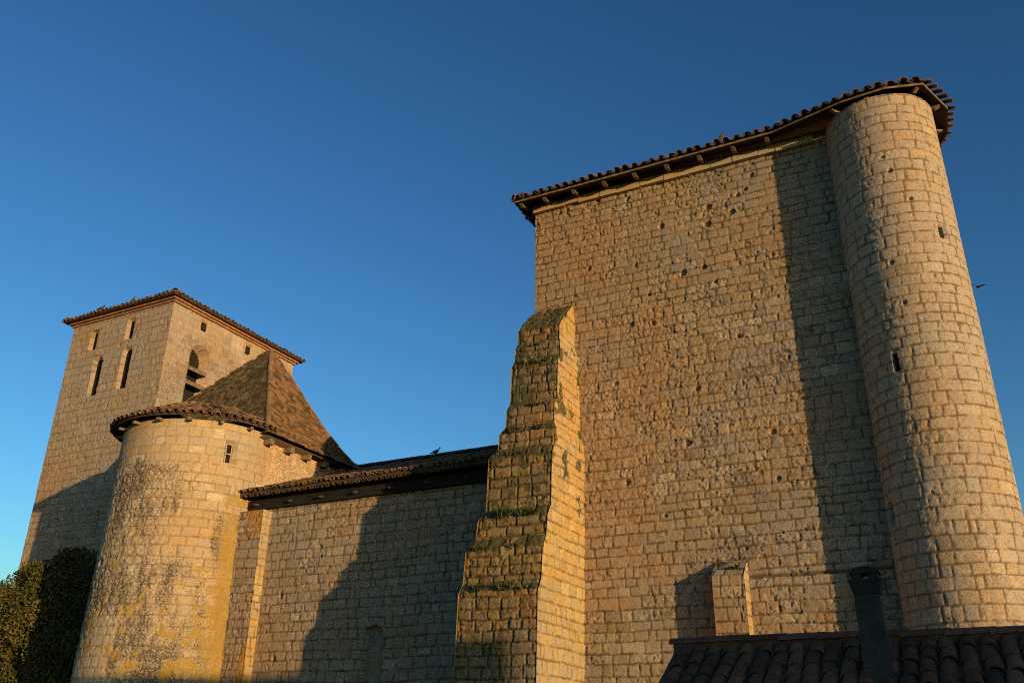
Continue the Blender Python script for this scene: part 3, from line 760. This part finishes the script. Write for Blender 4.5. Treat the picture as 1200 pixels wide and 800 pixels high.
# ---- transept behind the apse, brick faced, with its steep roof
TY0, TY1 = 20.95, 25.91; TX0, TX1 = -25.27, XA
Y_, Z2 = np.meshgrid(np.linspace(TY0-.1, TY1, 170), np.linspace(8.2, 10.6, 92), indexing='ij')
P = np.stack([np.full_like(Y_, TX1), Y_, Z2], -1); NN = np.zeros_like(P); NN[..., 0] = 1
M_TB = stone_mat('pale_brick', (.42, .30, .18), (.52, .41, .27), (.60, .49, .34), (.24, .16, .09), fine=.4)
def tb_extra(U, V, h, t, j):
    base = sstep(8.94, 8.88, V-(U-20.95)*.30)
    return h+.05*base, t, j*(1-base)
tran = wall_surface('transept', P, NN, Y_, Z2, M_TB, church, 701, tb_extra, None, flip=True, body=box_body(TX0, TX1-.03, TY0, TY1, GZ-.3, 10.62),
                    ch=(.075, .095), cw=(.22, .34), jw=.008, wob=.006, depth=.012, prot=.004)
tag(tran, 'short wall of thin pale bricks between apse and nave')
EX0, EX1, EY0, EY1, EZ = -29.6, -19.5, 20.8, 26.0, 10.47
AP = np.array([-22.34, 23.43, 14.99])
def steep_face(c0, c1, name_seed, res=.03):
    c0 = np.array(c0, float); c1 = np.array(c1, float)
    L = np.linalg.norm(c1-c0); H = np.linalg.norm((c0+c1)/2-AP)
    nu = max(8, int(L/res)); nv = max(8, int(H/res))
    uu, vv = np.meshgrid(np.linspace(0, 1, nu), np.linspace(0, 1, nv), indexing='ij')
    fl = vv+.0
    e = c0*(1-uu[..., None])+c1*uu[..., None]
    k = .012+fl*.988
    P = e*(1-k[..., None])+AP*k[..., None]
    P[..., 2] -= .42*np.sin(np.pi*np.clip(fl, 0, 1))*(1-fl)*1.25          # bell-cast sweep
    P[..., 0] = np.maximum(P[..., 0], -26.0)                            # gablet on the west side
    nrm = np.cross(c1-c0, AP-c0); nrm /= np.linalg.norm(nrm)
    Uw = (uu-.5)*L*(1-fl); Vw = fl*H
    # plain tiles: saw-tooth courses, staggered, each tile tilted a little
    ch = .115; kk = np.floor(Vw/ch); fr = Vw/ch-kk
    wt = .165; off = (kk % 2)*.5*wt+_hash(kk.astype(np.int64), kk.astype(np.int64)*0, name_seed)*.05
    ti = np.floor((Uw+off)/wt); fu = (Uw+off)/wt-ti
    r1 = _hash(ti.astype(np.int64)+500, kk.astype(np.int64), name_seed+1); r2 = _hash(ti.astype(np.int64)+500, kk.astype(np.int64), name_seed+2)
    h = .06*(1-fr)+.05*(r1-.5)*(1-fr)-.02*(np.minimum(fu, 1-fu) < .08)+.05*(fbm(Uw*.8, Vw*.8, name_seed+3, 2)-.5)
    h = h*sstep(0, .04, np.minimum(uu, 1-uu)*L*(1-fl)+.01)
    Q = P+nrm*(h[..., None]+.02)
    return Q.reshape(-1, 3), grid_faces(nu, nv), np.stack([r2, r2*0, r2*0, r2*0+1], -1).reshape(-1, 4)
cor = [(EX1, EY0, EZ), (EX1, EY1, EZ), (EX0, EY1, EZ), (EX0, EY0, EZ)]
VV = []; FF = []; AA = []; nn_ = 0; MI = []
for q, (a, b, rs) in enumerate(((0, 1, .03), (3, 0, .03), (1, 2, .12), (2, 3, .12))):
    v_, f_, a_ = steep_face(cor[a], cor[b], 710+q*7, rs)
    VV.append(v_); FF.append(f_+nn_); AA.append(a_); nn_ += len(v_); MI += [1 if q == 1 else 0]*len(f_)
bv = np.array([(x, y, EZ-.06+dz) for dz in (0, .05) for x, y in ((-26.0, EY0), (EX1, EY0), (EX1, EY1), (-26.0, EY1))])
VV.append(bv); FF.append(np.array(box_body(0, 1, 0, 1, 0, 1)[1])+nn_); AA.append(np.tile([.2, 0, 0, 1], (8, 1))); MI += [0]*6
A_ = np.concatenate(AA)
sroof = new_mesh('steep_roof', np.concatenate(VV), np.concatenate(FF), M_FLAT, tran, {'stone': A_, 'wear': A_*0}, False)
sroof.data.materials.append(M_MOSSTILE)
if len(sroof.data.polygons) == len(MI): sroof.data.polygons.foreach_set('material_index', np.array(MI, np.int32))
tag(sroof, 'steep pyramid roof of small flat brown tiles flaring at the eave')
S = Soup()
for c in cor[:2]+cor[3:]:                                      # hip tiles
    c = np.array(c); prev = None
    for i in range(15):
        def hp(k):
            kk = .012+k*.988; p = c*(1-kk)+AP*kk; p = p.copy(); p[2] -= .42*math.sin(math.pi*k)*(1-k)*1.25; p[0] = max(p[0], -26.0); return p
        k0 = i/15; p = hp(k0); d = hp(k0+.06)-p; d /= np.linalg.norm(d)
        a = np.cross(d, (.02, .01, 1)); a /= np.linalg.norm(a)
        S.tile(p+np.array([0, 0, .0])+RNG.uniform(-.012, .012, 3), d, a, np.cross(a, d), .42, .10, .085, False, .45+.5*RNG.rand())
S.build('hip_tile', M_TILE, sroof)
for y in (21.1, 22.1, 23.0, 23.95, 24.9):
    S = Soup(); S.beam((-19.56, y, 10.32), (-20.1, y, 10.36), .2, .2); S.build('corbel', M_WOOD, tran)

# ---- bell tower
BX0, BX1, BY0, BY1, BZ = -34.75, -28.5, 23.73, 31.55, 18.55
def arch_mask(U, V, uc, v0, v1, w):
    r = w/2
    return ((np.abs(U-uc) < r) & (V > v0) & (V < v1-r)) | (((U-uc)**2+(V-(v1-r))**2 < r*r) & (V >= v1-r))
B_OPEN = [(-33.22, 17.22, 18.13, .40, 0), (-30.98, 17.30, 18.26, .42, 0), (-32.62, 14.92, 16.76, .50, 1), (-30.84, 14.95, 16.86, .52, 1), (-33.1, 8.5, 9.6, .22, 0), (-30.7, 8.5, 9.7, .22, 0)]
def bt_extra(U, V, h, t, j):
    for (uc, v0, v1, w, ar) in B_OPEN:
        m = arch_mask(U, V, uc, v0, v1, w) if ar else ((np.abs(U-uc) < w/2) & (V > v0) & (V < v1))
        h = np.where(m, -.40, h)
    return h, t, j
def bt_wear(U, V, h, r, j, W):
    W[..., 2] = .5*sstep(.5, .66, fbm(U*.9, V*.16, 171, 3))*sstep(16.5, 13.5, V)*sstep(.4, .6, fbm(U*2.5, V*2.5, 172, 3))
    W[..., 1] = .35*sstep(.60, .72, fbm(U*1.2, V*1.2, 173, 3))
res = .04
U, V = np.meshgrid(np.linspace(BX0, BX1, int((BX1-BX0)/res)), np.linspace(3, BZ, int((BZ-3)/res)), indexing='ij')
P = np.stack([U, np.full_like(U, BY0), V], -1); NN = np.zeros_like(P); NN[..., 1] = -1
tower = wall_surface('bell_tower', P, NN, U, V, MT, church, 801, bt_extra, bt_wear,
                     body=join_bodies(box_body(BX0+.02, BX1-1.0, BY0+.66, BY1, GZ-.3, BZ), box_body(BX0, BX1, BY0-.003, BY0+.66, GZ-.3, 3.0)), ch=(.26, .38), cw=(.34, .7), depth=.014)
tag(tower, 'square bell tower with slit windows')
for (uc, v0, v1, w, ar) in B_OPEN:
    S = Soup(); S.box((uc-w/2-.02, BY0+.20, v0-.02), (uc+w/2+.02, BY0+.25, v1-.04+(0 if not ar else -.05))); S.build('window', M_DARK, tower)
# its east face
E_OPEN = [(25.62, 17.92, 18.42, .46, 0, -.30), (28.45, 17.9, 18.36, .46, 0, -.30), (25.65, 14.0, 17.2, 1.10, 1, -.78)]
def be_extra(U, V, h, t, j):
    er = sstep(.40, .6, fbm(U*.6, V*.5, 181, 2)+.1)
    h = h-er*.05*(fbm(U*4, V*4, 182, 4)-.3)
    for (uc, v0, v1, w, ar, dp) in E_OPEN:
        m = arch_mask(U, V, uc, v0, v1, w) if ar else ((np.abs(U-uc) < w/2) & (V > v0) & (V < v1))
        h = np.where(m, dp, h)
    return h, t, j*(1-.6*er)
def be_wear(U, V, h, r, j, W):
    W[..., 2] = .55*sstep(.42, .56, fbm(U*1.4, V*1.4, 183, 4))*sstep(18.2, 17.4, V)
    W[..., 1] = .38*sstep(.56, .66, fbm(U*1.6, V*1.6, 184, 3))
Y_, Z2 = np.meshgrid(np.linspace(BY0, BY1, int((BY1-BY0)/res)), np.linspace(8, BZ, int((BZ-8)/res)), indexing='ij')
P = np.stack([np.full_like(Y_, BX1), Y_, Z2], -1); NN = np.zeros_like(P); NN[..., 0] = 1
east = wall_surface('belfry_wall', P, NN, Y_, Z2, MT, tower, 802, be_extra, be_wear, flip=True, body=box_body(BX1-1.0, BX1-.8, BY0+.05, BY1, GZ, BZ), ch=(.22, .36), cw=(.26, .6))
for (uc, v0, v1, w, ar, dp) in E_OPEN:
    if ar:
        S = Soup(); S.box((BX1-.70, uc-w/2-.02, v0), (BX1-.66, uc+w/2+.02, v1+.02)); S.build('window', M_DARK, tower)
        for z in (15.35, 16.0):
            S = Soup(); S.hexa([(BX1-.50, uc-w/2, z+.28), (BX1-.1, uc-w/2, z-.02), (BX1-.1, uc+w/2, z-.02), (BX1-.50, uc+w/2, z+.28),
                                (BX1-.50, uc-w/2, z+.36), (BX1-.06, uc-w/2, z+.12), (BX1-.06, uc+w/2, z+.12), (BX1-.50, uc+w/2, z+.36)]); S.build('louver', M_WOOD, tower)
    else:
        S = Soup(); S.box((BX1-.22, uc-w/2-.02, v0+.12), (BX1-.18, uc+w/2+.02, v1+.02)); S.build('window', M_DARK, tower)
# brick cornice and tiled roof
S = Soup()
for e, (o1, zt0, zt1) in enumerate(((.07, BZ, BZ+.09), (.17, BZ+.092, BZ+.17))):
    S.prism([(BX0-o1, BY0-o1), (BX1+o1, BY0-o1), (BX1+o1, BY1+o1), (BX0-o1, BY1+o1)], zt0, zt1, .4)
S.build('cornice', M_BRICK, tower)
S = Soup(); o1 = .34; zc = BZ+.21
q = [(BX0-o1, BY0-o1), (BX1+o1, BY0-o1), (BX1+o1, BY1+o1), (BX0-o1, BY1+o1)]; cxy = ((BX0+BX1)/2, (BY0+BY1)/2)
S.add([(x, y, zc-.03) for x, y in q]+[(x, y, zc+.03) for x, y in q]+[(cxy[0], cxy[1]-.8, zc+1.05), (cxy[0], cxy[1]+.8, zc+1.05)],
      [(3, 2, 1, 0), (0, 1, 5, 4), (1, 2, 6, 5), (2, 3, 7, 6), (3, 0, 4, 7), (4, 5, 8), (5, 6, 9, 8), (6, 7, 9), (7, 4, 8, 9)])
broof = S.build('roof', M_DTILE, tower)
S = Soup()
for i in range(4):
    A = np.array([*q[i], zc+.03]); B = np.array([*q[(i+1) % 4], zc+.03]); a = (B-A)/np.linalg.norm(B-A); inn = np.array([-a[1], a[0], 0])
    up = inn*.955+np.array([0, 0, .297]); nr = np.array([0, 0, .955])-inn*.297
    eave_tiles(S, A-up*.07, B-up*.07, up, nr, 4, sp=.25, r=.112, z0=.02, jit=.02, clip=lambda p_, s_, l_: s_+.08 < p_ < l_-s_-.08)
for (x, y), dx, dy in ((q[0], 1, 1), (q[1], -1, 1), (q[2], -1, -1)):
    d = np.array([dx, dy, .29]); d /= np.linalg.norm(d); a = np.cross(d, (0, 0, 1)); a /= np.linalg.norm(a)
    for k in range(2 if x > -30 and y < 25 else 0): S.tile(np.array([x-dx*.02, y-dy*.02, zc+.09])+d*(.34*k), d, a, np.cross(a, d), .42, .14, .12, False, .55+.45*RNG.rand())
S.build('tile_course', M_TILE, broof)

# ================================================================== OUTBUILDING with tiled roof and chimney
hs = empty('outbuilding', (1.5, 8, GZ))
tag(hs, 'low outbuilding with a curved tile roof in deep shade in front of the church', 'outbuilding')
RY, RZ, HX0, HX1 = 9.55, 2.47, -2.95, 5.2
SLH = math.radians(29.5); uph = np.array([0, math.cos(SLH), math.sin(SLH)]); nh = np.array([0, -math.sin(SLH), math.cos(SLH)])
EYH = 6.6; EZH = RZ-(RY-EYH)*math.tan(SLH)
S = Soup()
gv = []
for x in (HX0+.2, HX1-.2): gv += [(x, EYH+.3, GZ-.2), (x, EYH+.3, EZH+.05), (x, RY, RZ-.14), (x, RY+2.3, RZ-1.45), (x, RY+2.3, GZ-.2)]
S.add(gv, [(0, 1, 2, 3, 4), (9, 8, 7, 6, 5), (0, 5, 6, 1), (1, 6, 7, 2), (2, 7, 8, 3), (3, 8, 9, 4), (4, 9, 5, 0)])
S.build('wall', M_STUCCO, hs)
S = Soup()
rv = []
for x in (HX0, HX1): rv += [(x, EYH, EZH-.1), (x, EYH, EZH-.02), (x, RY, RZ-.02), (x, RY+2.6, RZ-1.5), (x, RY+2.6, RZ-1.58), (x, RY, RZ-.10)]
S.add(rv, [(0, 1, 2, 5), (5, 2, 3, 4), (6, 11, 8, 7), (11, 10, 9, 8), (0, 6, 7, 1), (1, 7, 8, 2), (2, 8, 9, 3), (3, 9, 10, 4), (0, 5, 11, 6), (5, 4, 10, 11)])
hroof = S.build('roof', M_DTILE, hs)
S = Soup()
eave_tiles(S, (HX0+.06, EYH, EZH), (HX1, EYH, EZH), uph, nh, 14, sp=.165, expo=.24, L=.34, r=.077, z0=.03, jit=.02)
S.build('tile_course', M_HTILE, hroof)
S = Soup(); x = HX0-.02
while x < HX1:
    S.tile(np.array([x, RY, RZ+.045+RNG.uniform(-.008, .008)]), np.array([1, RNG.uniform(-.01, .01), .035]), np.array([0, 1., 0]), np.array([0, 0, 1.]), .44, .13, .115, False, .2+.6*RNG.rand(), arch=.55)
    x += .375
S.box((HX0+.02, RY-.10, RZ-.06), (HX1, RY+.10, RZ+.075))
S.build('ridge_tile', M_HTILE, hroof)
S = Soup()
CY, CX = 8.85, -.895
S.hexa([(CX-.115, CY-.10, RZ-.9), (CX+.115, CY-.10, RZ-.9), (CX+.115, CY+.10, RZ-.9), (CX-.115, CY+.10, RZ-.9),
        (CX-.11, CY-.095, 2.82), (CX+.11, CY-.095, 2.82), (CX+.11, CY+.095, 2.82), (CX-.11, CY+.095, 2.82)])
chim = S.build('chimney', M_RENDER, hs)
S = Soup()
S.hexa([(CX-.115, CY-.10, 2.822), (CX+.115, CY-.10, 2.822), (CX+.115, CY+.10, 2.822), (CX-.115, CY+.10, 2.822), (CX-.138, CY-.115, 2.95), (CX+.146, CY-.115, 2.95), (CX+.146, CY+.115, 2.95), (CX-.138, CY+.115, 2.95)])
for a, b in ((-.115, -.03), (.035, .115)): S.prism([(CX+a, CY-.10), (CX+b, CY-.10), (CX+b, CY+.10), (CX+a, CY+.10)], 2.952, 3.0)
K = 8; arc_ = [(CX+.004+.132*math.cos(math.pi*k/K), 3.002+.062*math.sin(math.pi*k/K)) for k in range(K+1)]
S.add([(x, CY-.11, z) for x, z in arc_]+[(x, CY+.11, z) for x, z in arc_], [tuple(range(K+1)), tuple(range(K+1, 2*K+2))[::-1], (0, K, 2*K+1, K+1)]+[(k+1, k, K+1+k, K+2+k) for k in range(K)])
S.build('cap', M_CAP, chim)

# ================================================================== unseen house added right of the camera to shade the outbuilding and wall feet
sd = np.array([math.cos(math.radians(SUN_AZ)), -math.sin(math.radians(SUN_AZ))]); od = np.array([math.sin(math.radians(SUN_AZ)), math.cos(math.radians(SUN_AZ))])
def so(D, o): return tuple(sd*D+od*o)
nb = empty('shade_casting_house', (*so(19, 7), GZ))
tag(nb, 'unseen stuccoed house added right of the viewer to cast shade on the outbuilding', 'house')
S = Soup(); poly = [so(16, 2.2), so(22.5, 2.2), so(22.5, 11.7), so(16, 11.7)]
S.prism(poly, GZ-.2, 3.9); S.build('wall', M_STUCCO, nb)
S = Soup(); pr = [so(15.6, 1.9), so(22.9, 1.9), so(22.9, 11.9), so(15.6, 11.9)]; r0, r1 = so(19.2, 1.9), so(19.2, 11.9)
S.add([(*p, 3.85) for p in pr]+[(*r0, 4.98), (*r1, 4.98)], [(0, 3, 2, 1), (0, 1, 4), (1, 2, 5, 4), (2, 3, 5), (3, 0, 4, 5)])
S.build('roof', M_DTILE, nb)

# ================================================================== shrub by the bell tower
def leaves(centers, n, size, seed, spread=1.0):
    rng = np.random.RandomState(seed); V = []; Fc = []; T = []
    c = np.array([q[:3] for q in centers]); rad = np.array([q[3] for q in centers])
    idx = rng.choice(len(c), n, p=rad**2/np.sum(rad**2))
    d = rng.normal(size=(n, 3)); d /= np.linalg.norm(d, axis=1)[:, None]
    rr = rad[idx]*(1-.55*rng.rand(n)**2.2)*spread
    p = c[idx]+d*rr[:, None]*np.array([1, 1, .95])
    nrm = d*.35+rng.normal(size=(n, 3))*.7; nrm /= np.linalg.norm(nrm, axis=1)[:, None]
    a = np.cross(nrm, rng.normal(size=(n, 3))); a /= np.linalg.norm(a, axis=1)[:, None]; b = np.cross(nrm, a)
    sz = size*(.6+.8*rng.rand(n))[:, None]
    quad = np.stack([p-a*sz, p-b*sz*.5+nrm*sz*.12, p+a*sz, p+b*sz*.5+nrm*sz*.12], 1).reshape(-1, 3)
    t = np.clip(.5*rng.rand(n)+.5*_hash(idx.astype(np.int64), idx.astype(np.int64)*3, seed), 0, 1)
    return quad, np.arange(4*n).reshape(-1, 4), np.repeat(t, 4)
def shrub(name, base, clumps, n, size, seed, mat, label):
    root = empty(name, base); tag(root, label, 'shrub')
    q, f, t = leaves(clumps, n, size, seed)
    att = np.stack([t, t*0, t*0, t*0+1], -1)
    new_mesh('foliage', q, f, mat, root, {'stone': att}, False)
    S = Soup(); b = np.array(base, float)
    for c in clumps:
        c3 = np.array(c[:3]); m_ = (b+c3)/2+RNG.uniform(-.2, .2, 3)
        S.tube([b+RNG.uniform(-.25, .25, 3)*[1, 1, 0], m_, c3], [.05, .03, .012], 6)
    S.build('stem', M_SOFF, root)
rs = np.random.RandomState(31)
def shrub_top(x): return 7.75-.2*abs(x+30.0)
def clumps(x0, x1, nb, nt):
    c = []
    for i in range(nb):
        x = rs.uniform(x0, x1); r = rs.uniform(.45, .8); c.append((x, 22.55+rs.uniform(-.6, .6), rs.uniform(.8, shrub_top(x)-.7), r))
    for i in range(nt):
        x = x0+(x1-x0)*(i+.5)/nt; r = rs.uniform(.22, .45); c.append((x, 22.55+rs.uniform(-.4, .4), shrub_top(x)-r*.6+rs.uniform(-.32, .26), r))
    return c
shrub('ivy_shrub', (-29.8, 22.3, GZ), clumps(-31.7, -28.0, 70, 26), 42000, .06, 41, M_LEAF, 'big dark shrub in the shade between the apse and the bell tower')
shrub('sunlit_shrub', (-33.6, 22.3, GZ), clumps(-36.5, -31.7, 80, 30), 42000, .06, 42, M_LEAF, 'olive green shrub in low sun at the left foot of the bell tower')

# ================================================================== grass tufts on the ledges
def tuft_mesh(seed, n, hgt, spread):
    rng = np.random.RandomState(seed); V = []; Fc = []; T = []
    for i in range(n):
        a = rng.uniform(0, 2*math.pi); r = spread*math.sqrt(rng.rand()); b = np.array([r*math.cos(a), r*math.sin(a)*.45, 0])
        hh = hgt*rng.uniform(.4, 1.1); lean = np.array([rng.normal()*.35, -abs(rng.normal())*.45, 1.0]); lean /= np.linalg.norm(lean)
        w = rng.uniform(.008, .018); t = np.array([math.cos(a), math.sin(a), 0])*w
        m_ = b+lean*hh*.55; e = b+lean*hh+np.array([0, -.25*hh*rng.rand(), -.22*hh*rng.rand()]); k = len(V)
        V += [b-t, b+t, m_+t*.9, m_-t*.9, e]; Fc += [(k, k+1, k+2, k+3), (k+3, k+2, k+4)]; T += [rng.rand()]*5
        if i % 3 == 0:                                             # a small leaf
            s_ = rng.uniform(.03, .06); d1 = rng.normal(size=3); d1 /= np.linalg.norm(d1); d2 = np.cross(d1, rng.normal(size=3)); d2 /= np.linalg.norm(d2); k = len(V)
            V += [m_-d1*s_, m_+d2*s_*.5, m_+d1*s_, m_-d2*s_*.5]; Fc.append((k, k+1, k+2, k+3)); T += [rng.rand()*.6]*4
    return V, Fc, T
TUFTS = [(-9.05, 18.86, 10.80, 1, 'grass tuft on the topmost ledge of the stepped buttress'),
         (-9.10, 18.66, 10.22, 1, 'grass tuft on the second ledge down of the stepped buttress'),
         (-8.75, 18.66, 10.22, .7, 'smaller grass tuft right of another on the second ledge down of the buttress'),
         (-8.78, 18.48, 9.02, 1, 'lone green tuft on the third ledge down of the stepped buttress'),
         (-9.35, 18.30, 8.36, 1.1, 'left green tuft on the buttress ledge level with the nave ridge'),
         (-8.62, 18.30, 8.36, 1, 'right green tuft on the buttress ledge level with the nave ridge'),
         (-9.2, 18.12, 7.72, 1, 'tuft on the buttress ledge level with the nave eave'),
         (-9.42, 17.90, 6.2, 1.5, 'bushy green tuft at the left of the wide mossy ledge on the buttress'),
         (-8.75, 17.90, 6.2, 1.3, 'spiky grass tuft at the right of the wide mossy ledge on the buttress'),
         (-9.85, 17.70, 5.46, 1.1, 'low grass tuft at the left end of the ledge above the orange lichen'),
         (-9.0, 17.70, 5.46, 1.1, 'low grass tuft midway along the ledge above the orange lichen'),
         (-9.75, 17.50, 4.52, 1.2, 'dark grass tuft at the left of the lowest buttress ledge'),
         (-9.1, 17.50, 4.52, 1.5, 'bushy grass tuft in the middle of the lowest buttress ledge'),
         (-8.55, 17.50, 4.52, 1.0, 'small grass tuft at the right end of the lowest buttress ledge'),
         (-4.62, 19.72, 5.0, .7, 'tiny dark tuft on the slanting top of the short buttress')]
for i, (x, y, z, k, lab) in enumerate(TUFTS):
    v_, f_, t_2 = tuft_mesh(60+i, int(60*k), (.13+.12*((i*37) % 10)/10)*k, (.13+.14*((i*53) % 10)/10)*k)
    t_2 = np.array(t_2); o = new_mesh('grass_tuft', np.array(v_), f_, M_GRASS, None, {'stone': np.stack([t_2, t_2*0, t_2*0, t_2*0+1], -1)}, False)
    o.location = (x, y, z); tag(o, lab, 'grass tuft', 'grass tufts on the buttress ledges')

# ================================================================== birds
def bird_mesh(upright=.5):
    S = Soup(); c, s_ = math.cos(upright), math.sin(upright)
    def q(x, z): return (x*c-z*s_*.4, 0, x*s_+z*c+.13)
    # tail, rump, back, breast, neck, head, beak: one body lofted along its spine
    prof = [((-.24, -.02), .012, .035), ((-.16, -.01), .018, .04), ((-.10, 0), .045, .05), ((-.02, 0), .07, .066), ((.06, .01), .068, .06), ((.11, .045), .045, .042), ((.13, .085), .032, .032), ((.15, .115), .034, .032), ((.175, .118), .022, .02), ((.19, .112), .008, .008), ((.215, .104), .003, .003)]
    V = []; seg = 10
    for (xz, rz, ry) in prof:
        ctr = np.array(q(*xz))
        for k in range(seg):
            t = 2*math.pi*k/seg; V.append(ctr+np.array([-math.sin(upright)*rz*math.sin(t)*.7, ry*math.cos(t), rz*math.sin(t)]))
    n = len(prof)
    Fc = [(i*seg+k, i*seg+(k+1) % seg, (i+1)*seg+(k+1) % seg, (i+1)*seg+k) for i in range(n-1) for k in range(seg)]+[tuple(range(seg))[::-1], tuple((n-1)*seg+k for k in range(seg))]
    S.add(V, Fc)
    for sy in (-.025, .025):
        S.tube([(0.0, sy, .10), (.0, sy, .03), (.0, sy, .0)], [.012, .008, .007], 6); S.tube([(-.015, sy, .004), (.045, sy, .004)], [.006, .004], 5)
    return S
def bird(loc, rz, up, lab, k=1.0):
    S = bird_mesh(up); o = S.build('pigeon', M_BIRD, None, True); o.location = loc; o.rotation_euler = (0, 0, rz); o.scale = (k, k, k)
    tag(o, lab, 'bird', 'birds perched on the roofs'); return o
bird((-3.87, 19.36, ZE+.135), .5, .75, 'upright pigeon perched on the eave of the tall block', .85)
bird((-17.2, YR, nroof(YR)+.14), .25, .15, 'dark pigeon silhouetted on the nave ridge against the sky', .95)
bird((-32.75, 23.42, zc+.11), .3, .1, 'leftmost of two small birds on the bell tower eave', 1.0)
bird((-30.75, 23.42, zc+.11), .6, .9, 'right one of two small birds on the bell tower eave', .85)
S = Soup()
S.tube([(-.16, 0, 0), (-.08, 0, .0), (.02, 0, .0), (.1, 0, .01), (.15, 0, .0)], [.01, .045, .055, .035, .006], 8)
for sy in (-1, 1):
    S.add([(.06, sy*.03, .01), (-.07, sy*.03, .005), (-.09, sy*.3, .11), (.03, sy*.28, .12), (-.13, sy*.56, .10), (-.06, sy*.55, .105)], [(0, 1, 2, 3), (3, 2, 4, 5)])
    S.add([(.06, sy*.03, .018), (-.07, sy*.03, .013), (-.09, sy*.3, .118), (.03, sy*.28, .128), (-.13, sy*.56, .106), (-.06, sy*.55, .111)], [(3, 2, 1, 0), (5, 4, 2, 3)])
fb = S.build('flying_bird', M_BIRD, None, True); fb.location = (1.76, 30, 15.3); fb.rotation_euler = (.5, .3, 1.0)
fb.scale = (.6, .6, .6)
tag(fb, 'tiny dark bird in flight right of the round turret', 'bird')
